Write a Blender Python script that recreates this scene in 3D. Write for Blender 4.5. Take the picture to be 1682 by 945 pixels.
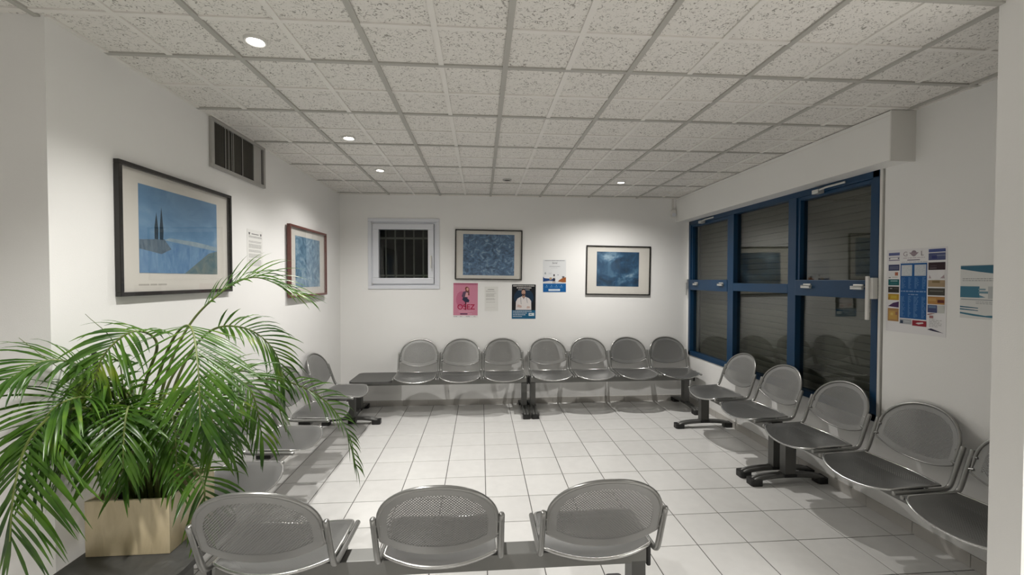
import bpy, math, random
from mathutils import Vector, Matrix

# ------------------------------------------------------------------ scene, camera, light, exposure
for o in list(bpy.data.objects):
    bpy.data.objects.remove(o, do_unlink=True)
scene = bpy.context.scene
col = scene.collection
R = math.radians
IMG_W, F_PX = 1682.0, 690.0
cam_d = bpy.data.cameras.new('camera')
cam_d.sensor_width = 36.0
cam_d.lens = F_PX * 36.0 / IMG_W
cam_d.clip_start = 0.02
cam = bpy.data.objects.new('camera', cam_d)
col.objects.link(cam)
cam.location = (0, 0, 1.54)
cam.rotation_euler = (R(90 - 1.121), 0, R(-4.226))
scene.camera = cam

world = bpy.data.worlds.new('night')
scene.world = world
world.use_nodes = True
world.node_tree.nodes['Background'].inputs[0].default_value = (0.02, 0.022, 0.03, 1)
world.node_tree.nodes['Background'].inputs[1].default_value = 0.3

SPOT_W = 74.0          # each halogen downlight
CORRIDOR_W = 78.0      # downlights of the corridor behind the camera
LAMP_COL = (1.0, 0.972, 0.93)
scene.view_settings.view_transform = 'Standard'
scene.view_settings.look = 'None'
scene.view_settings.gamma = 1.0
scene.view_settings.use_curve_mapping = False
scene.view_settings.exposure = 0.45
scene.cycles.max_bounces = 10
scene.cycles.diffuse_bounces = 6
scene.cycles.glossy_bounces = 4
scene.cycles.transparent_max_bounces = 16
scene.cycles.sample_clamp_indirect = 4.0
scene.cycles.caustics_reflective = False
scene.cycles.caustics_refractive = False

# corridor downlights behind the camera (seen only as reflections in the small window)
for x, y, w, soft in [(-1.0, 0.75, 1.5, 0.06), (2.4, 0.15, 4.8, 0.35), (0.0, -1.7, 1.0, 0.06)]:
    ld = bpy.data.lights.new('corridor_light', 'SPOT')
    ld.energy = CORRIDOR_W * w
    ld.spot_size = R(125)
    ld.spot_blend = 1.0
    ld.shadow_soft_size = soft
    ld.color = LAMP_COL
    lo = bpy.data.objects.new('corridor_light', ld)
    lo.location = (x, y, 2.53)
    col.objects.link(lo)

# room dimensions (metres)
XL, XR, YB, ZC = -1.68, 2.61, 5.16, 2.555
YRET = 1.77      # the left wall starts here, the corridor lies in front
rnd = random.Random(7)

# ------------------------------------------------------------------ materials
def new_mat(name):
    m = bpy.data.materials.new(name)
    m.use_nodes = True
    nt = m.node_tree
    b = nt.nodes['Principled BSDF']
    return m, nt, b

def L(nt, a, b):
    nt.links.new(a, b)

def plain(name, c, rough=0.5, metal=0.0, vary=0.06, scale=6.0, bump=0.0, bscale=200.0, spec=0.5, coat=0.0):
    """principled colour with a soft noise variation and optional fine relief"""
    m, nt, b = new_mat(name)
    b.inputs['Roughness'].default_value = rough
    b.inputs['Metallic'].default_value = metal
    b.inputs['Specular IOR Level'].default_value = spec
    b.inputs['Coat Weight'].default_value = coat
    tc = nt.nodes.new('ShaderNodeNewGeometry')
    n = nt.nodes.new('ShaderNodeTexNoise')
    n.inputs['Scale'].default_value = scale
    n.inputs['Detail'].default_value = 4
    L(nt, tc.outputs['Position'], n.inputs['Vector'])
    r = nt.nodes.new('ShaderNodeValToRGB')
    r.color_ramp.elements[0].position = 0.3
    r.color_ramp.elements[1].position = 0.7
    r.color_ramp.elements[0].color = (*[v * (1 - vary) for v in c], 1)
    r.color_ramp.elements[1].color = (*[min(1, v * (1 + vary)) for v in c], 1)
    L(nt, n.outputs['Fac'], r.inputs['Fac'])
    L(nt, r.outputs['Color'], b.inputs['Base Color'])
    if bump:
        n2 = nt.nodes.new('ShaderNodeTexNoise')
        n2.inputs['Scale'].default_value = bscale
        n2.inputs['Detail'].default_value = 3
        L(nt, tc.outputs['Position'], n2.inputs['Vector'])
        bp = nt.nodes.new('ShaderNodeBump')
        bp.inputs['Strength'].default_value = bump
        bp.inputs['Distance'].default_value = 0.002
        L(nt, n2.outputs['Fac'], bp.inputs['Height'])
        L(nt, bp.outputs['Normal'], b.inputs['Normal'])
    return m

M = {}
M['wall'] = plain('painted_wall', (0.80, 0.795, 0.78), 0.75, vary=0.015, scale=2.0, bump=0.25, bscale=260)
M['soffit'] = plain('painted_soffit', (0.79, 0.785, 0.765), 0.6, vary=0.015, scale=2.0)
M['grout'] = plain('grout', (0.10, 0.095, 0.09), 0.9, vary=0.1, scale=30)
M['skirting'] = plain('skirting_ceramic', (0.50, 0.48, 0.45), 0.35, vary=0.04, scale=5)
M['grid_grey'] = plain('grid_grey_metal', (0.42, 0.41, 0.38), 0.5, vary=0.03)
M['grid_white'] = plain('grid_white_metal', (0.74, 0.72, 0.685), 0.5, vary=0.02)
M['plaster'] = plain('plaster_slab', (0.6, 0.59, 0.57), 0.9)
M['pvc'] = plain('white_pvc', (0.66, 0.675, 0.72), 0.3, vary=0.01)
M['blue'] = plain('blue_lacquered_aluminium', (0.003, 0.036, 0.092), 0.38, vary=0.04)
M['alu'] = plain('satin_aluminium', (0.62, 0.62, 0.60), 0.35, metal=0.5, vary=0.02)
M['slat'] = plain('shutter_slat', (0.125, 0.118, 0.098), 0.5, vary=0.05, scale=3)
M['black_plastic'] = plain('black_plastic', (0.012, 0.012, 0.012), 0.45, vary=0.1)
M['black_frame'] = plain('black_lacquer_frame', (0.010, 0.009, 0.008), 0.25, vary=0.05, coat=0.3)
M['red_frame'] = plain('mahogany_frame', (0.13, 0.045, 0.035), 0.35, vary=0.1, scale=30)
M['mat_board'] = plain('mount_board', (0.70, 0.675, 0.62), 0.8, vary=0.01)
M['white_plastic'] = plain('white_plastic', (0.68, 0.67, 0.64), 0.4, vary=0.01)
M['chrome'] = plain('polished_steel_tube', (0.52, 0.52, 0.51), 0.22, metal=0.9, vary=0.03)
M['tube'] = plain('silver_painted_tube', (0.29, 0.29, 0.28), 0.28, metal=0.75, vary=0.03)
M['beam'] = plain('grey_painted_beam', (0.20, 0.20, 0.19), 0.45, metal=0.35, vary=0.05)
M['leg'] = plain('dark_grey_leg', (0.11, 0.11, 0.105), 0.4, metal=0.4, vary=0.05)
M['table'] = plain('dark_grey_laminate', (0.075, 0.075, 0.072), 0.5, vary=0.08, scale=40)
M['vent_metal'] = plain('vent_frame_metal', (0.40, 0.39, 0.37), 0.45, metal=0.3, vary=0.04)
M['vent_slat'] = plain('vent_slat_metal', (0.07, 0.065, 0.055), 0.5, metal=0.2, vary=0.1)
M['void'] = plain('dark_void', (0.006, 0.006, 0.006), 0.9, vary=0.0)
M['soil'] = plain('potting_soil', (0.018, 0.012, 0.008), 0.95, vary=0.5, scale=60, bump=0.8, bscale=90)
M['stem'] = plain('palm_stem', (0.10, 0.13, 0.03), 0.5, vary=0.3, scale=30)
M['stake'] = plain('black_stake', (0.014, 0.014, 0.013), 0.5, vary=0.1)
M['bar'] = plain('painted_security_bar', (0.22, 0.22, 0.20), 0.5, vary=0.05)
M['night'] = plain('night_dark_paint', (0.012, 0.013, 0.014), 0.9, vary=0.3, scale=2)

def floor_tile_mat():
    m, nt, b = new_mat('glazed_floor_tile')
    oi = nt.nodes.new('ShaderNodeObjectInfo')
    r = nt.nodes.new('ShaderNodeValToRGB')
    r.color_ramp.elements[0].color = (0.735, 0.728, 0.71, 1)
    r.color_ramp.elements[1].color = (0.785, 0.778, 0.76, 1)
    L(nt, oi.outputs['Random'], r.inputs['Fac'])
    g = nt.nodes.new('ShaderNodeNewGeometry')
    n = nt.nodes.new('ShaderNodeTexNoise')
    n.inputs['Scale'].default_value = 14
    n.inputs['Detail'].default_value = 6
    L(nt, g.outputs['Position'], n.inputs['Vector'])
    mx = nt.nodes.new('ShaderNodeMixRGB')
    mx.blend_type = 'MULTIPLY'
    mx.inputs[0].default_value = 0.12
    L(nt, r.outputs['Color'], mx.inputs[1])
    L(nt, n.outputs['Fac'], mx.inputs[2])
    L(nt, mx.outputs[0], b.inputs['Base Color'])
    b.inputs['Roughness'].default_value = 0.2
    b.inputs['Specular IOR Level'].default_value = 0.45
    bp = nt.nodes.new('ShaderNodeBump')
    bp.inputs['Strength'].default_value = 0.06
    bp.inputs['Distance'].default_value = 0.002
    n2 = nt.nodes.new('ShaderNodeTexNoise')
    n2.inputs['Scale'].default_value = 45
    L(nt, g.outputs['Position'], n2.inputs['Vector'])
    L(nt, n2.outputs['Fac'], bp.inputs['Height'])
    L(nt, bp.outputs['Normal'], b.inputs['Normal'])
    return m
M['floor_tile'] = floor_tile_mat()

def ceiling_tile_mat():
    m, nt, b = new_mat('fissured_ceiling_tile')
    g = nt.nodes.new('ShaderNodeNewGeometry')
    oi = nt.nodes.new('ShaderNodeObjectInfo')
    add = nt.nodes.new('ShaderNodeVectorMath')
    add.operation = 'ADD'
    sc = nt.nodes.new('ShaderNodeVectorMath')
    sc.operation = 'SCALE'
    sc.inputs[0].default_value = (3.1, 7.7, 0.0)
    L(nt, oi.outputs['Random'], sc.inputs['Scale'])
    L(nt, g.outputs['Position'], add.inputs[0])
    L(nt, sc.outputs[0], add.inputs[1])
    n1 = nt.nodes.new('ShaderNodeTexNoise')
    n1.inputs['Scale'].default_value = 62
    n1.inputs['Detail'].default_value = 2.5
    n1.inputs['Roughness'].default_value = 0.6
    n1.inputs['Distortion'].default_value = 1.6
    L(nt, add.outputs[0], n1.inputs['Vector'])
    r = nt.nodes.new('ShaderNodeValToRGB')
    e = r.color_ramp.elements
    e[0].position, e[0].color = 0.36, (0.34, 0.325, 0.30, 1)
    e[1].position, e[1].color = 0.435, (0.74, 0.72, 0.685, 1)
    L(nt, n1.outputs['Fac'], r.inputs['Fac'])
    L(nt, r.outputs['Color'], b.inputs['Base Color'])
    b.inputs['Roughness'].default_value = 0.95
    b.inputs['Specular IOR Level'].default_value = 0.1
    bp = nt.nodes.new('ShaderNodeBump')
    bp.inputs['Strength'].default_value = 0.5
    bp.inputs['Distance'].default_value = 0.004
    L(nt, r.outputs['Color'], bp.inputs['Height'])
    L(nt, bp.outputs['Normal'], b.inputs['Normal'])
    return m
M['ceiling_tile'] = ceiling_tile_mat()

def brick_floor_mat():
    """tiled corridor floor outside the picture"""
    m, nt, b = new_mat('corridor_floor_tiles')
    g = nt.nodes.new('ShaderNodeNewGeometry')
    bt = nt.nodes.new('ShaderNodeTexBrick')
    bt.offset = 0
    bt.inputs['Color1'].default_value = (0.78, 0.77, 0.75, 1)
    bt.inputs['Color2'].default_value = (0.80, 0.79, 0.77, 1)
    bt.inputs['Mortar'].default_value = (0.20, 0.19, 0.18, 1)
    bt.inputs['Scale'].default_value = 1.0
    bt.inputs['Mortar Size'].default_value = 0.002
    bt.inputs['Brick Width'].default_value = 0.305
    bt.inputs['Row Height'].default_value = 0.312
    L(nt, g.outputs['Position'], bt.inputs['Vector'])
    L(nt, bt.outputs['Color'], b.inputs['Base Color'])
    b.inputs['Roughness'].default_value = 0.22
    return m
M['corridor_floor'] = brick_floor_mat()

def perforated_mat(name, base, rough, hole_r=0.25):
    """silver painted steel sheet punched with staggered round holes inside its margin"""
    m, nt, b = new_mat(name)
    b.inputs['Base Color'].default_value = (*base, 1)
    b.inputs['Metallic'].default_value = 0.55
    b.inputs['Roughness'].default_value = rough
    uv = nt.nodes.new('ShaderNodeUVMap')
    uv.uv_map = 'sheet'
    sep = nt.nodes.new('ShaderNodeSeparateXYZ')
    L(nt, uv.outputs['UV'], sep.inputs[0])
    P = 0.0115       # column pitch; rows at half of it, staggered
    def mth(op, a, bb=None):
        n = nt.nodes.new('ShaderNodeMath')
        n.operation = op
        for i, v in enumerate((a, bb)):
            if v is None:
                continue
            if isinstance(v, (int, float)):
                n.inputs[i].default_value = v
            else:
                L(nt, v, n.inputs[i])
        return n.outputs[0]
    U = mth('DIVIDE', sep.outputs[0], P)
    V = mth('DIVIDE', sep.outputs[1], P)
    def cell(off):
        a = mth('SUBTRACT', mth('FRACT', mth('ADD', U, off + 50)), 0.5)
        c = mth('SUBTRACT', mth('FRACT', mth('ADD', V, off + 50)), 0.5)
        return mth('SQRT', mth('ADD', mth('MULTIPLY', a, a), mth('MULTIPLY', c, c)))
    d = mth('MINIMUM', cell(0.0), cell(0.5))
    hole = mth('LESS_THAN', d, hole_r)
    at = nt.nodes.new('ShaderNodeAttribute')
    at.attribute_name = 'margin'
    inside = mth('GREATER_THAN', at.outputs['Fac'], 0.034)
    fac = mth('MULTIPLY', hole, inside)
    tr = nt.nodes.new('ShaderNodeBsdfTransparent')
    mix = nt.nodes.new('ShaderNodeMixShader')
    out = nt.nodes['Material Output']
    L(nt, fac, mix.inputs[0])
    L(nt, b.outputs[0], mix.inputs[1])
    L(nt, tr.outputs[0], mix.inputs[2])
    L(nt, mix.outputs[0], out.inputs['Surface'])
    return m
M['sheet'] = perforated_mat('perforated_steel_sheet', (0.19, 0.19, 0.186), 0.33, 0.15)
M['back_sheet'] = perforated_mat('perforated_backrest_sheet', (0.29, 0.29, 0.284), 0.36)

def glass_mat(name, tint=(1, 1, 1), ior=1.5):
    m = bpy.data.materials.new(name)
    m.use_nodes = True
    nt = m.node_tree
    nt.nodes.clear()
    out = nt.nodes.new('ShaderNodeOutputMaterial')
    tr = nt.nodes.new('ShaderNodeBsdfTransparent')
    tr.inputs[0].default_value = (*tint, 1)
    gl = nt.nodes.new('ShaderNodeBsdfGlossy')
    gl.inputs['Roughness'].default_value = 0.01
    # Schlick reflectance, the same from both sides of a thin pane
    lw = nt.nodes.new('ShaderNodeLayerWeight')
    lw.inputs['Blend'].default_value = 0.5
    pw = nt.nodes.new('ShaderNodeMath')
    pw.operation = 'POWER'
    pw.inputs[1].default_value = 5.0
    L(nt, lw.outputs['Facing'], pw.inputs[0])
    fr = nt.nodes.new('ShaderNodeMath')
    fr.operation = 'MULTIPLY_ADD'
    f0 = ((ior - 1) / (ior + 1)) ** 2
    fr.inputs[1].default_value = 1 - f0
    fr.inputs[2].default_value = f0
    L(nt, pw.outputs[0], fr.inputs[0])
    mix = nt.nodes.new('ShaderNodeMixShader')
    L(nt, fr.outputs[0], mix.inputs[0])
    L(nt, tr.outputs[0], mix.inputs[1])
    L(nt, gl.outputs[0], mix.inputs[2])
    L(nt, mix.outputs[0], out.inputs[0])
    return m
M['glass'] = glass_mat('window_glass', (0.80, 0.82, 0.80), 1.8)
M['small_glass'] = glass_mat('small_window_glass', (0.75, 0.77, 0.76), 1.42)
M['picture_glass'] = glass_mat('picture_glass', (0.98, 0.98, 0.98), 1.35)

def marble_planter_mat():
    m, nt, b = new_mat('beige_travertine_laminate')
    tc = nt.nodes.new('ShaderNodeTexCoord')
    mp = nt.nodes.new('ShaderNodeMapping')
    mp.inputs['Rotation'].default_value = (0, R(35), R(20))
    mp.inputs['Scale'].default_value = (9, 9, 2.2)
    L(nt, tc.outputs['Object'], mp.inputs[0])
    n = nt.nodes.new('ShaderNodeTexNoise')
    n.inputs['Scale'].default_value = 2.2
    n.inputs['Detail'].default_value = 6
    n.inputs['Distortion'].default_value = 1.2
    L(nt, mp.outputs[0], n.inputs['Vector'])
    r = nt.nodes.new('ShaderNodeValToRGB')
    e = r.color_ramp.elements
    e[0].position, e[0].color = 0.32, (0.52, 0.43, 0.27, 1)
    e[1].position, e[1].color = 0.68, (0.64, 0.54, 0.36, 1)
    L(nt, n.outputs['Fac'], r.inputs['Fac'])
    L(nt, r.outputs['Color'], b.inputs['Base Color'])
    b.inputs['Roughness'].default_value = 0.35
    return m
M['planter'] = marble_planter_mat()

def leaf_mat():
    m = bpy.data.materials.new('palm_leaf')
    m.use_nodes = True
    nt = m.node_tree
    b = nt.nodes['Principled BSDF']
    g = nt.nodes.new('ShaderNodeNewGeometry')
    n = nt.nodes.new('ShaderNodeTexNoise')
    n.inputs['Scale'].default_value = 9
    n.inputs['Detail'].default_value = 3
    L(nt, g.outputs['Position'], n.inputs['Vector'])
    r = nt.nodes.new('ShaderNodeValToRGB')
    e = r.color_ramp.elements
    e[0].position, e[0].color = 0.3, (0.020, 0.065, 0.010, 1)
    e[1].position, e[1].color = 0.62, (0.075, 0.165, 0.016, 1)
    k = e.new(0.8)
    k.color = (0.20, 0.25, 0.025, 1)
    L(nt, n.outputs['Fac'], r.inputs['Fac'])
    L(nt, r.outputs['Color'], b.inputs['Base Color'])
    b.inputs['Roughness'].default_value = 0.32
    b.inputs['Specular IOR Level'].default_value = 0.6
    tl = nt.nodes.new('ShaderNodeBsdfTranslucent')
    hs = nt.nodes.new('ShaderNodeHueSaturation')
    hs.inputs['Value'].default_value = 1.8
    L(nt, r.outputs['Color'], hs.inputs['Color'])
    L(nt, hs.outputs[0], tl.inputs[0])
    mix = nt.nodes.new('ShaderNodeMixShader')
    mix.inputs[0].default_value = 0.4
    L(nt, b.outputs[0], mix.inputs[1])
    L(nt, tl.outputs[0], mix.inputs[2])
    L(nt, mix.outputs[0], nt.nodes['Material Output'].inputs[0])
    return m
M['leaf'] = leaf_mat()

def emit_mat(name, c, s):
    m = bpy.data.materials.new(name)
    m.use_nodes = True
    nt = m.node_tree
    nt.nodes.clear()
    out = nt.nodes.new('ShaderNodeOutputMaterial')
    em = nt.nodes.new('ShaderNodeEmission')
    em.inputs[0].default_value = (*c, 1)
    em.inputs[1].default_value = s
    L(nt, em.outputs[0], out.inputs[0])
    return m
M['lamp_glow'] = emit_mat('halogen_lamp_glow', (1.0, 0.95, 0.86), 40.0)

_ink = {}
def ink(c):
    """flat printing ink of one colour"""
    k = tuple(round(v, 3) for v in c)
    if k not in _ink:
        m, nt, b = new_mat('printing_ink')
        b.inputs['Base Color'].default_value = (*c, 1)
        b.inputs['Roughness'].default_value = 0.45
        b.inputs['Specular IOR Level'].default_value = 0.3
        _ink[k] = m
    return _ink[k]

def paint_mat(name, stops, scale, distort, stretch=(1, 1, 1), grad=0.0, seed=0.0):
    """abstract painterly print: blurred strokes between the given colours, optional vertical drift"""
    m, nt, b = new_mat(name)
    tc = nt.nodes.new('ShaderNodeTexCoord')
    mp = nt.nodes.new('ShaderNodeMapping')
    mp.inputs['Scale'].default_value = stretch
    mp.inputs['Location'].default_value = (seed, seed * 1.7, 0)
    L(nt, tc.outputs['Object'], mp.inputs[0])
    n = nt.nodes.new('ShaderNodeTexNoise')
    n.inputs['Scale'].default_value = scale
    n.inputs['Detail'].default_value = 7
    n.inputs['Roughness'].default_value = 0.62
    n.inputs['Distortion'].default_value = distort
    L(nt, mp.outputs[0], n.inputs['Vector'])
    sep = nt.nodes.new('ShaderNodeSeparateXYZ')
    L(nt, tc.outputs['Object'], sep.inputs[0])
    ma = nt.nodes.new('ShaderNodeMath')
    ma.operation = 'MULTIPLY_ADD'
    ma.inputs[1].default_value = grad
    L(nt, sep.outputs[1], ma.inputs[0])
    L(nt, n.outputs['Fac'], ma.inputs[2])
    r = nt.nodes.new('ShaderNodeValToRGB')
    e = r.color_ramp.elements
    e[0].position, e[0].color = stops[0][0], (*stops[0][1], 1)
    e[1].position, e[1].color = stops[-1][0], (*stops[-1][1], 1)
    for p, c in stops[1:-1]:
        q = e.new(p)
        q.color = (*c, 1)
    L(nt, ma.outputs[0], r.inputs['Fac'])
    L(nt, r.outputs['Color'], b.inputs['Base Color'])
    b.inputs['Roughness'].default_value = 0.6
    return m

# ------------------------------------------------------------------ mesh helpers
class MB:
    """collects shapes into ONE mesh"""
    def __init__(self):
        self.v, self.f, self.m = [], [], []

    def add(self, vs, fs, mi=0):
        o = len(self.v)
        self.v += [tuple(p) for p in vs]
        self.f += [tuple(i + o for i in f) for f in fs]
        self.m += [mi] * len(fs)

    def box(self, x0, x1, y0, y1, z0, z1, mi=0):
        vs = [(x0, y0, z0), (x1, y0, z0), (x1, y1, z0), (x0, y1, z0),
              (x0, y0, z1), (x1, y0, z1), (x1, y1, z1), (x0, y1, z1)]
        fs = [(3, 2, 1, 0), (4, 5, 6, 7), (0, 1, 5, 4), (1, 2, 6, 5), (2, 3, 7, 6), (3, 0, 4, 7)]
        self.add(vs, fs, mi)
        return self

    def prism(self, pts, z0, z1, mi=0):
        """outline (x, y) counter-clockwise, extruded from z0 to z1"""
        n = len(pts)
        vs = [(x, y, z0) for x, y in pts] + [(x, y, z1) for x, y in pts]
        fs = [tuple(reversed(range(n))), tuple(range(n, 2 * n))]
        fs += [(i, (i + 1) % n, n + (i + 1) % n, n + i) for i in range(n)]
        self.add(vs, fs, mi)
        return self

    def poly(self, pts, z, mi=0):
        self.add([(x, y, z) for x, y in pts], [tuple(range(len(pts)))], mi)
        return self

    def tube(self, pts, r, seg=10, caps=True, closed=False, mi=0, round_end=False):
        pts = [Vector(p) for p in pts]
        n = len(pts)
        rs = r if isinstance(r, (list, tuple)) else [r] * n
        rings = []
        up = None
        for i, p in enumerate(pts):
            if closed:
                t = (pts[(i + 1) % n] - pts[i - 1]).normalized()
            else:
                t = (pts[min(i + 1, n - 1)] - pts[max(i - 1, 0)]).normalized()
            if up is None:
                up = Vector((0, 0, 1)) if abs(t.z) < 0.9 else Vector((1, 0, 0))
            a = t.cross(up)
            if a.length < 1e-6:
                a = t.cross(Vector((0.3, 1, 0.2)))
            a.normalize()
            b = a.cross(t).normalized()
            up = b
            rings.append([p + (a * math.cos(2 * math.pi * k / seg) + b * math.sin(2 * math.pi * k / seg)) * rs[i] for k in range(seg)])
        vs = [q for ring in rings for q in ring]
        fs = []
        m = n if closed else n - 1
        for i in range(m):
            j = (i + 1) % n
            for k in range(seg):
                k2 = (k + 1) % seg
                fs.append((i * seg + k, i * seg + k2, j * seg + k2, j * seg + k))
        if caps and not closed:
            fs.append(tuple(reversed(range(seg))))
            fs.append(tuple((n - 1) * seg + k for k in range(seg)))
        self.add(vs, fs, mi)
        return self

    def cyl(self, c, r0, r1, h, seg=20, axis='z', mi=0):
        d = {'x': (1, 0, 0), 'y': (0, 1, 0), 'z': (0, 0, 1)}[axis]
        c = Vector(c)
        return self.tube([c, c + Vector(d) * h], [r0, r1], seg, mi=mi)

    def build(self, name, mats, parent=None, matrix=None, smooth=None, bevel=0.0):
        me = bpy.data.meshes.new(name)
        me.from_pydata(self.v, [], self.f)
        if not isinstance(mats, (list, tuple)):
            mats = [mats]
        for m in mats:
            me.materials.append(M[m] if isinstance(m, str) else m)
        me.polygons.foreach_set('material_index', self.m)
        if smooth is not None:
            me.polygons.foreach_set('use_smooth', [True] * len(me.polygons))
            me.set_sharp_from_angle(angle=R(smooth))
        me.update()
        o = bpy.data.objects.new(name, me)
        col.objects.link(o)
        if parent is not None:
            o.parent = parent
        if matrix is not None:
            o.matrix_local = matrix
        if bevel:
            bv = o.modifiers.new('bevel', 'BEVEL')
            bv.width = bevel
            bv.segments = 2
            bv.limit_method = 'ANGLE'
        return o

def shared(name, me, parent, loc=(0, 0, 0), rot=(0, 0, 0), scale=(1, 1, 1)):
    o = bpy.data.objects.new(name, me)
    col.objects.link(o)
    o.parent = parent
    o.location, o.rotation_euler, o.scale = loc, rot, scale
    return o

def tag(o, label, category, group=None):
    o['label'] = label
    o['category'] = category
    if group:
        o['group'] = group
    return o

def struct(o):
    o['kind'] = 'structure'
    return o

def empty(name, loc=(0, 0, 0), matrix=None):
    o = bpy.data.objects.new(name, None)
    o.empty_display_size = 0.1
    col.objects.link(o)
    if matrix is not None:
        o.matrix_local = matrix
    else:
        o.location = loc
    return o

def smooth_path(pts, n=6):
    """Catmull-Rom through the points"""
    P = [Vector(p) for p in pts]
    P = [P[0] * 2 - P[1]] + P + [P[-1] * 2 - P[-2]]
    out = []
    for i in range(1, len(P) - 2):
        p0, p1, p2, p3 = P[i - 1:i + 3]
        for k in range(n):
            t = k / n
            out.append(0.5 * ((2 * p1) + (p2 - p0) * t + (2 * p0 - 5 * p1 + 4 * p2 - p3) * t * t + (3 * p1 - p0 - 3 * p2 + p3) * t ** 3))
    out.append(P[-2])
    return out

def rounded_rect(x0, x1, y0, y1, r, n=5):
    out = []
    for cx, cy, a0 in ((x1 - r, y0 + r, -90), (x1 - r, y1 - r, 0), (x0 + r, y1 - r, 90), (x0 + r, y0 + r, 180)):
        for k in range(n + 1):
            a = R(a0 + 90 * k / n)
            out.append((cx + r * math.cos(a), cy + r * math.sin(a)))
    return out

def wall_matrix(wall, x, y, z):
    """local x = right as seen from the room, y = up, z = out of the wall"""
    if wall == 'back':
        c = (Vector((1, 0, 0)), Vector((0, 0, 1)), Vector((0, -1, 0)))
    elif wall == 'left':
        c = (Vector((0, 1, 0)), Vector((0, 0, 1)), Vector((1, 0, 0)))
    else:
        c = (Vector((0, -1, 0)), Vector((0, 0, 1)), Vector((-1, 0, 0)))
    m = Matrix((c[0], c[1], c[2])).transposed().to_4x4()
    m.translation = (x, y, z)
    return m

# ------------------------------------------------------------------ floor
XN, XP, YN = -3.6, 3.6, -2.6       # the corridor's far ends, behind the camera
floor = struct(MB().box(XN, XP, YN, YB + 0.12, -0.10, -0.004).build('floor', 'corridor_floor'))
TX, TY, TX0, TY0 = 0.305, 0.312, 0.032, 2.945
MB_slab = MB().box(XL, XR, 1.20, YB, -0.0035, -0.0025).build('grout_bed', 'grout', floor)
def cut_tiles(x_edges, y_edges):
    return [(a, b, c, d) for a, b in zip(x_edges, x_edges[1:]) for c, d in zip(y_edges, y_edges[1:])]
def edges(lo, hi, start, step):
    k = math.ceil((lo - start) / step + 0.02)
    out = [lo]
    while start + k * step < hi - 0.012:
        out.append(start + k * step)
        k += 1
    return out + [hi]
mesh_cache = {}
for x0, x1, y0, y1 in cut_tiles(edges(XL, XR, TX0, TX), edges(1.385, YB, TY0, TY)):
    w, d = round(x1 - x0, 3), round(y1 - y0, 3)
    key = (w, d)
    if key not in mesh_cache:
        g, b = 0.0027, 0.0012
        mb = MB()
        a0, a1, c0, c1 = -w / 2 + g, w / 2 - g, -d / 2 + g, d / 2 - g
        vs = [(a0, c0, -0.004), (a1, c0, -0.004), (a1, c1, -0.004), (a0, c1, -0.004),
              (a0, c0, -b), (a1, c0, -b), (a1, c1, -b), (a0, c1, -b),
              (a0 + b, c0 + b, 0), (a1 - b, c0 + b, 0), (a1 - b, c1 - b, 0), (a0 + b, c1 - b, 0)]
        fs = [(8, 9, 10, 11)]
        for s in (0, 4):
            for k in range(4):
                k2 = (k + 1) % 4
                fs.append((s + k, s + k2, s + 4 + k2, s + 4 + k))
        mb.add(vs, fs)
        o = mb.build('floor_tile', 'floor_tile', floor)
        mesh_cache[key] = o.data
        o.location = ((x0 + x1) / 2, (y0 + y1) / 2, 0)
    else:
        shared('floor_tile', mesh_cache[key], floor, ((x0 + x1) / 2, (y0 + y1) / 2, 0))

# ------------------------------------------------------------------ ceiling
ceiling = struct(MB().box(XN, XP, YN, YB + 0.12, ZC + 0.012, ZC + 0.09).build('ceiling', 'plaster'))
CX0, CXS, CY0, CYS = 0.118, 0.304, 1.735, 0.303
mesh_cache = {}
def ceiling_tile(x0, x1, y0, y1):
    w, d = round(x1 - x0, 3), round(y1 - y0, 3)
    key = (w, d)
    if key not in mesh_cache:
        mesh_cache[key] = MB().box(-w / 2, w / 2, -d / 2, d / 2, 0.006, 0.013).build('ceiling_tile', 'ceiling_tile', ceiling)
        o = mesh_cache[key]
    else:
        o = shared('ceiling_tile', mesh_cache[key].data, ceiling)
    o.location = ((x0 + x1) / 2, (y0 + y1) / 2, ZC)
xe = edges(XL, XR, CX0, CXS)
ye = edges(YRET, YB, CY0, CYS)
for q in cut_tiles(xe, ye):
    ceiling_tile(*q)
xe2 = [CX0 + CXS * k for k in range(-10, 10)]
ye2 = [CY0 - CYS * 2, CY0 - CYS, YRET]
for q in cut_tiles(xe2, ye2):
    ceiling_tile(*q)
# inverted T bars: grey main ones every second line, white ones between
for k in range(-10, 10):
    x = CX0 + CXS * k
    inside = XL + 0.02 < x < XR - 0.02
    y1 = YB - 0.002 if inside else YRET
    main = k % 2 == 0
    hw = 0.0125
    MB().box(x - hw, x + hw, CY0 - CYS * 2, y1, ZC - (0.003 if main else 0.0015), ZC + 0.007).build(
        'grid_bar', 'grid_grey' if main else 'grid_white', ceiling)
for k in range(-2, 12):
    y = CY0 + CYS * k
    if y > YB - 0.02:
        break
    main = k % 2 == 1
    a, b = (XL, XR) if y > YRET else (xe2[0], xe2[-1])
    MB().box(a, b, y - 0.011, y + 0.011, ZC - (0.002 if main else 0.0008), ZC + 0.007).build(
        'grid_bar', 'grid_grey' if main else 'grid_white', ceiling)
# wall angle round the edge
MB().box(XL, XL + 0.02, YRET, YB, ZC - 0.001, ZC + 0.006).build('edge_angle', 'grid_white', ceiling)
MB().box(XL, XR, YB - 0.02, YB, ZC - 0.001, ZC + 0.006).build('edge_angle', 'grid_white', ceiling)
MB().box(XR - 0.02, XR, 1.5, YB, ZC - 0.001, ZC + 0.006).build('edge_angle', 'grid_white', ceiling)

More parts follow.
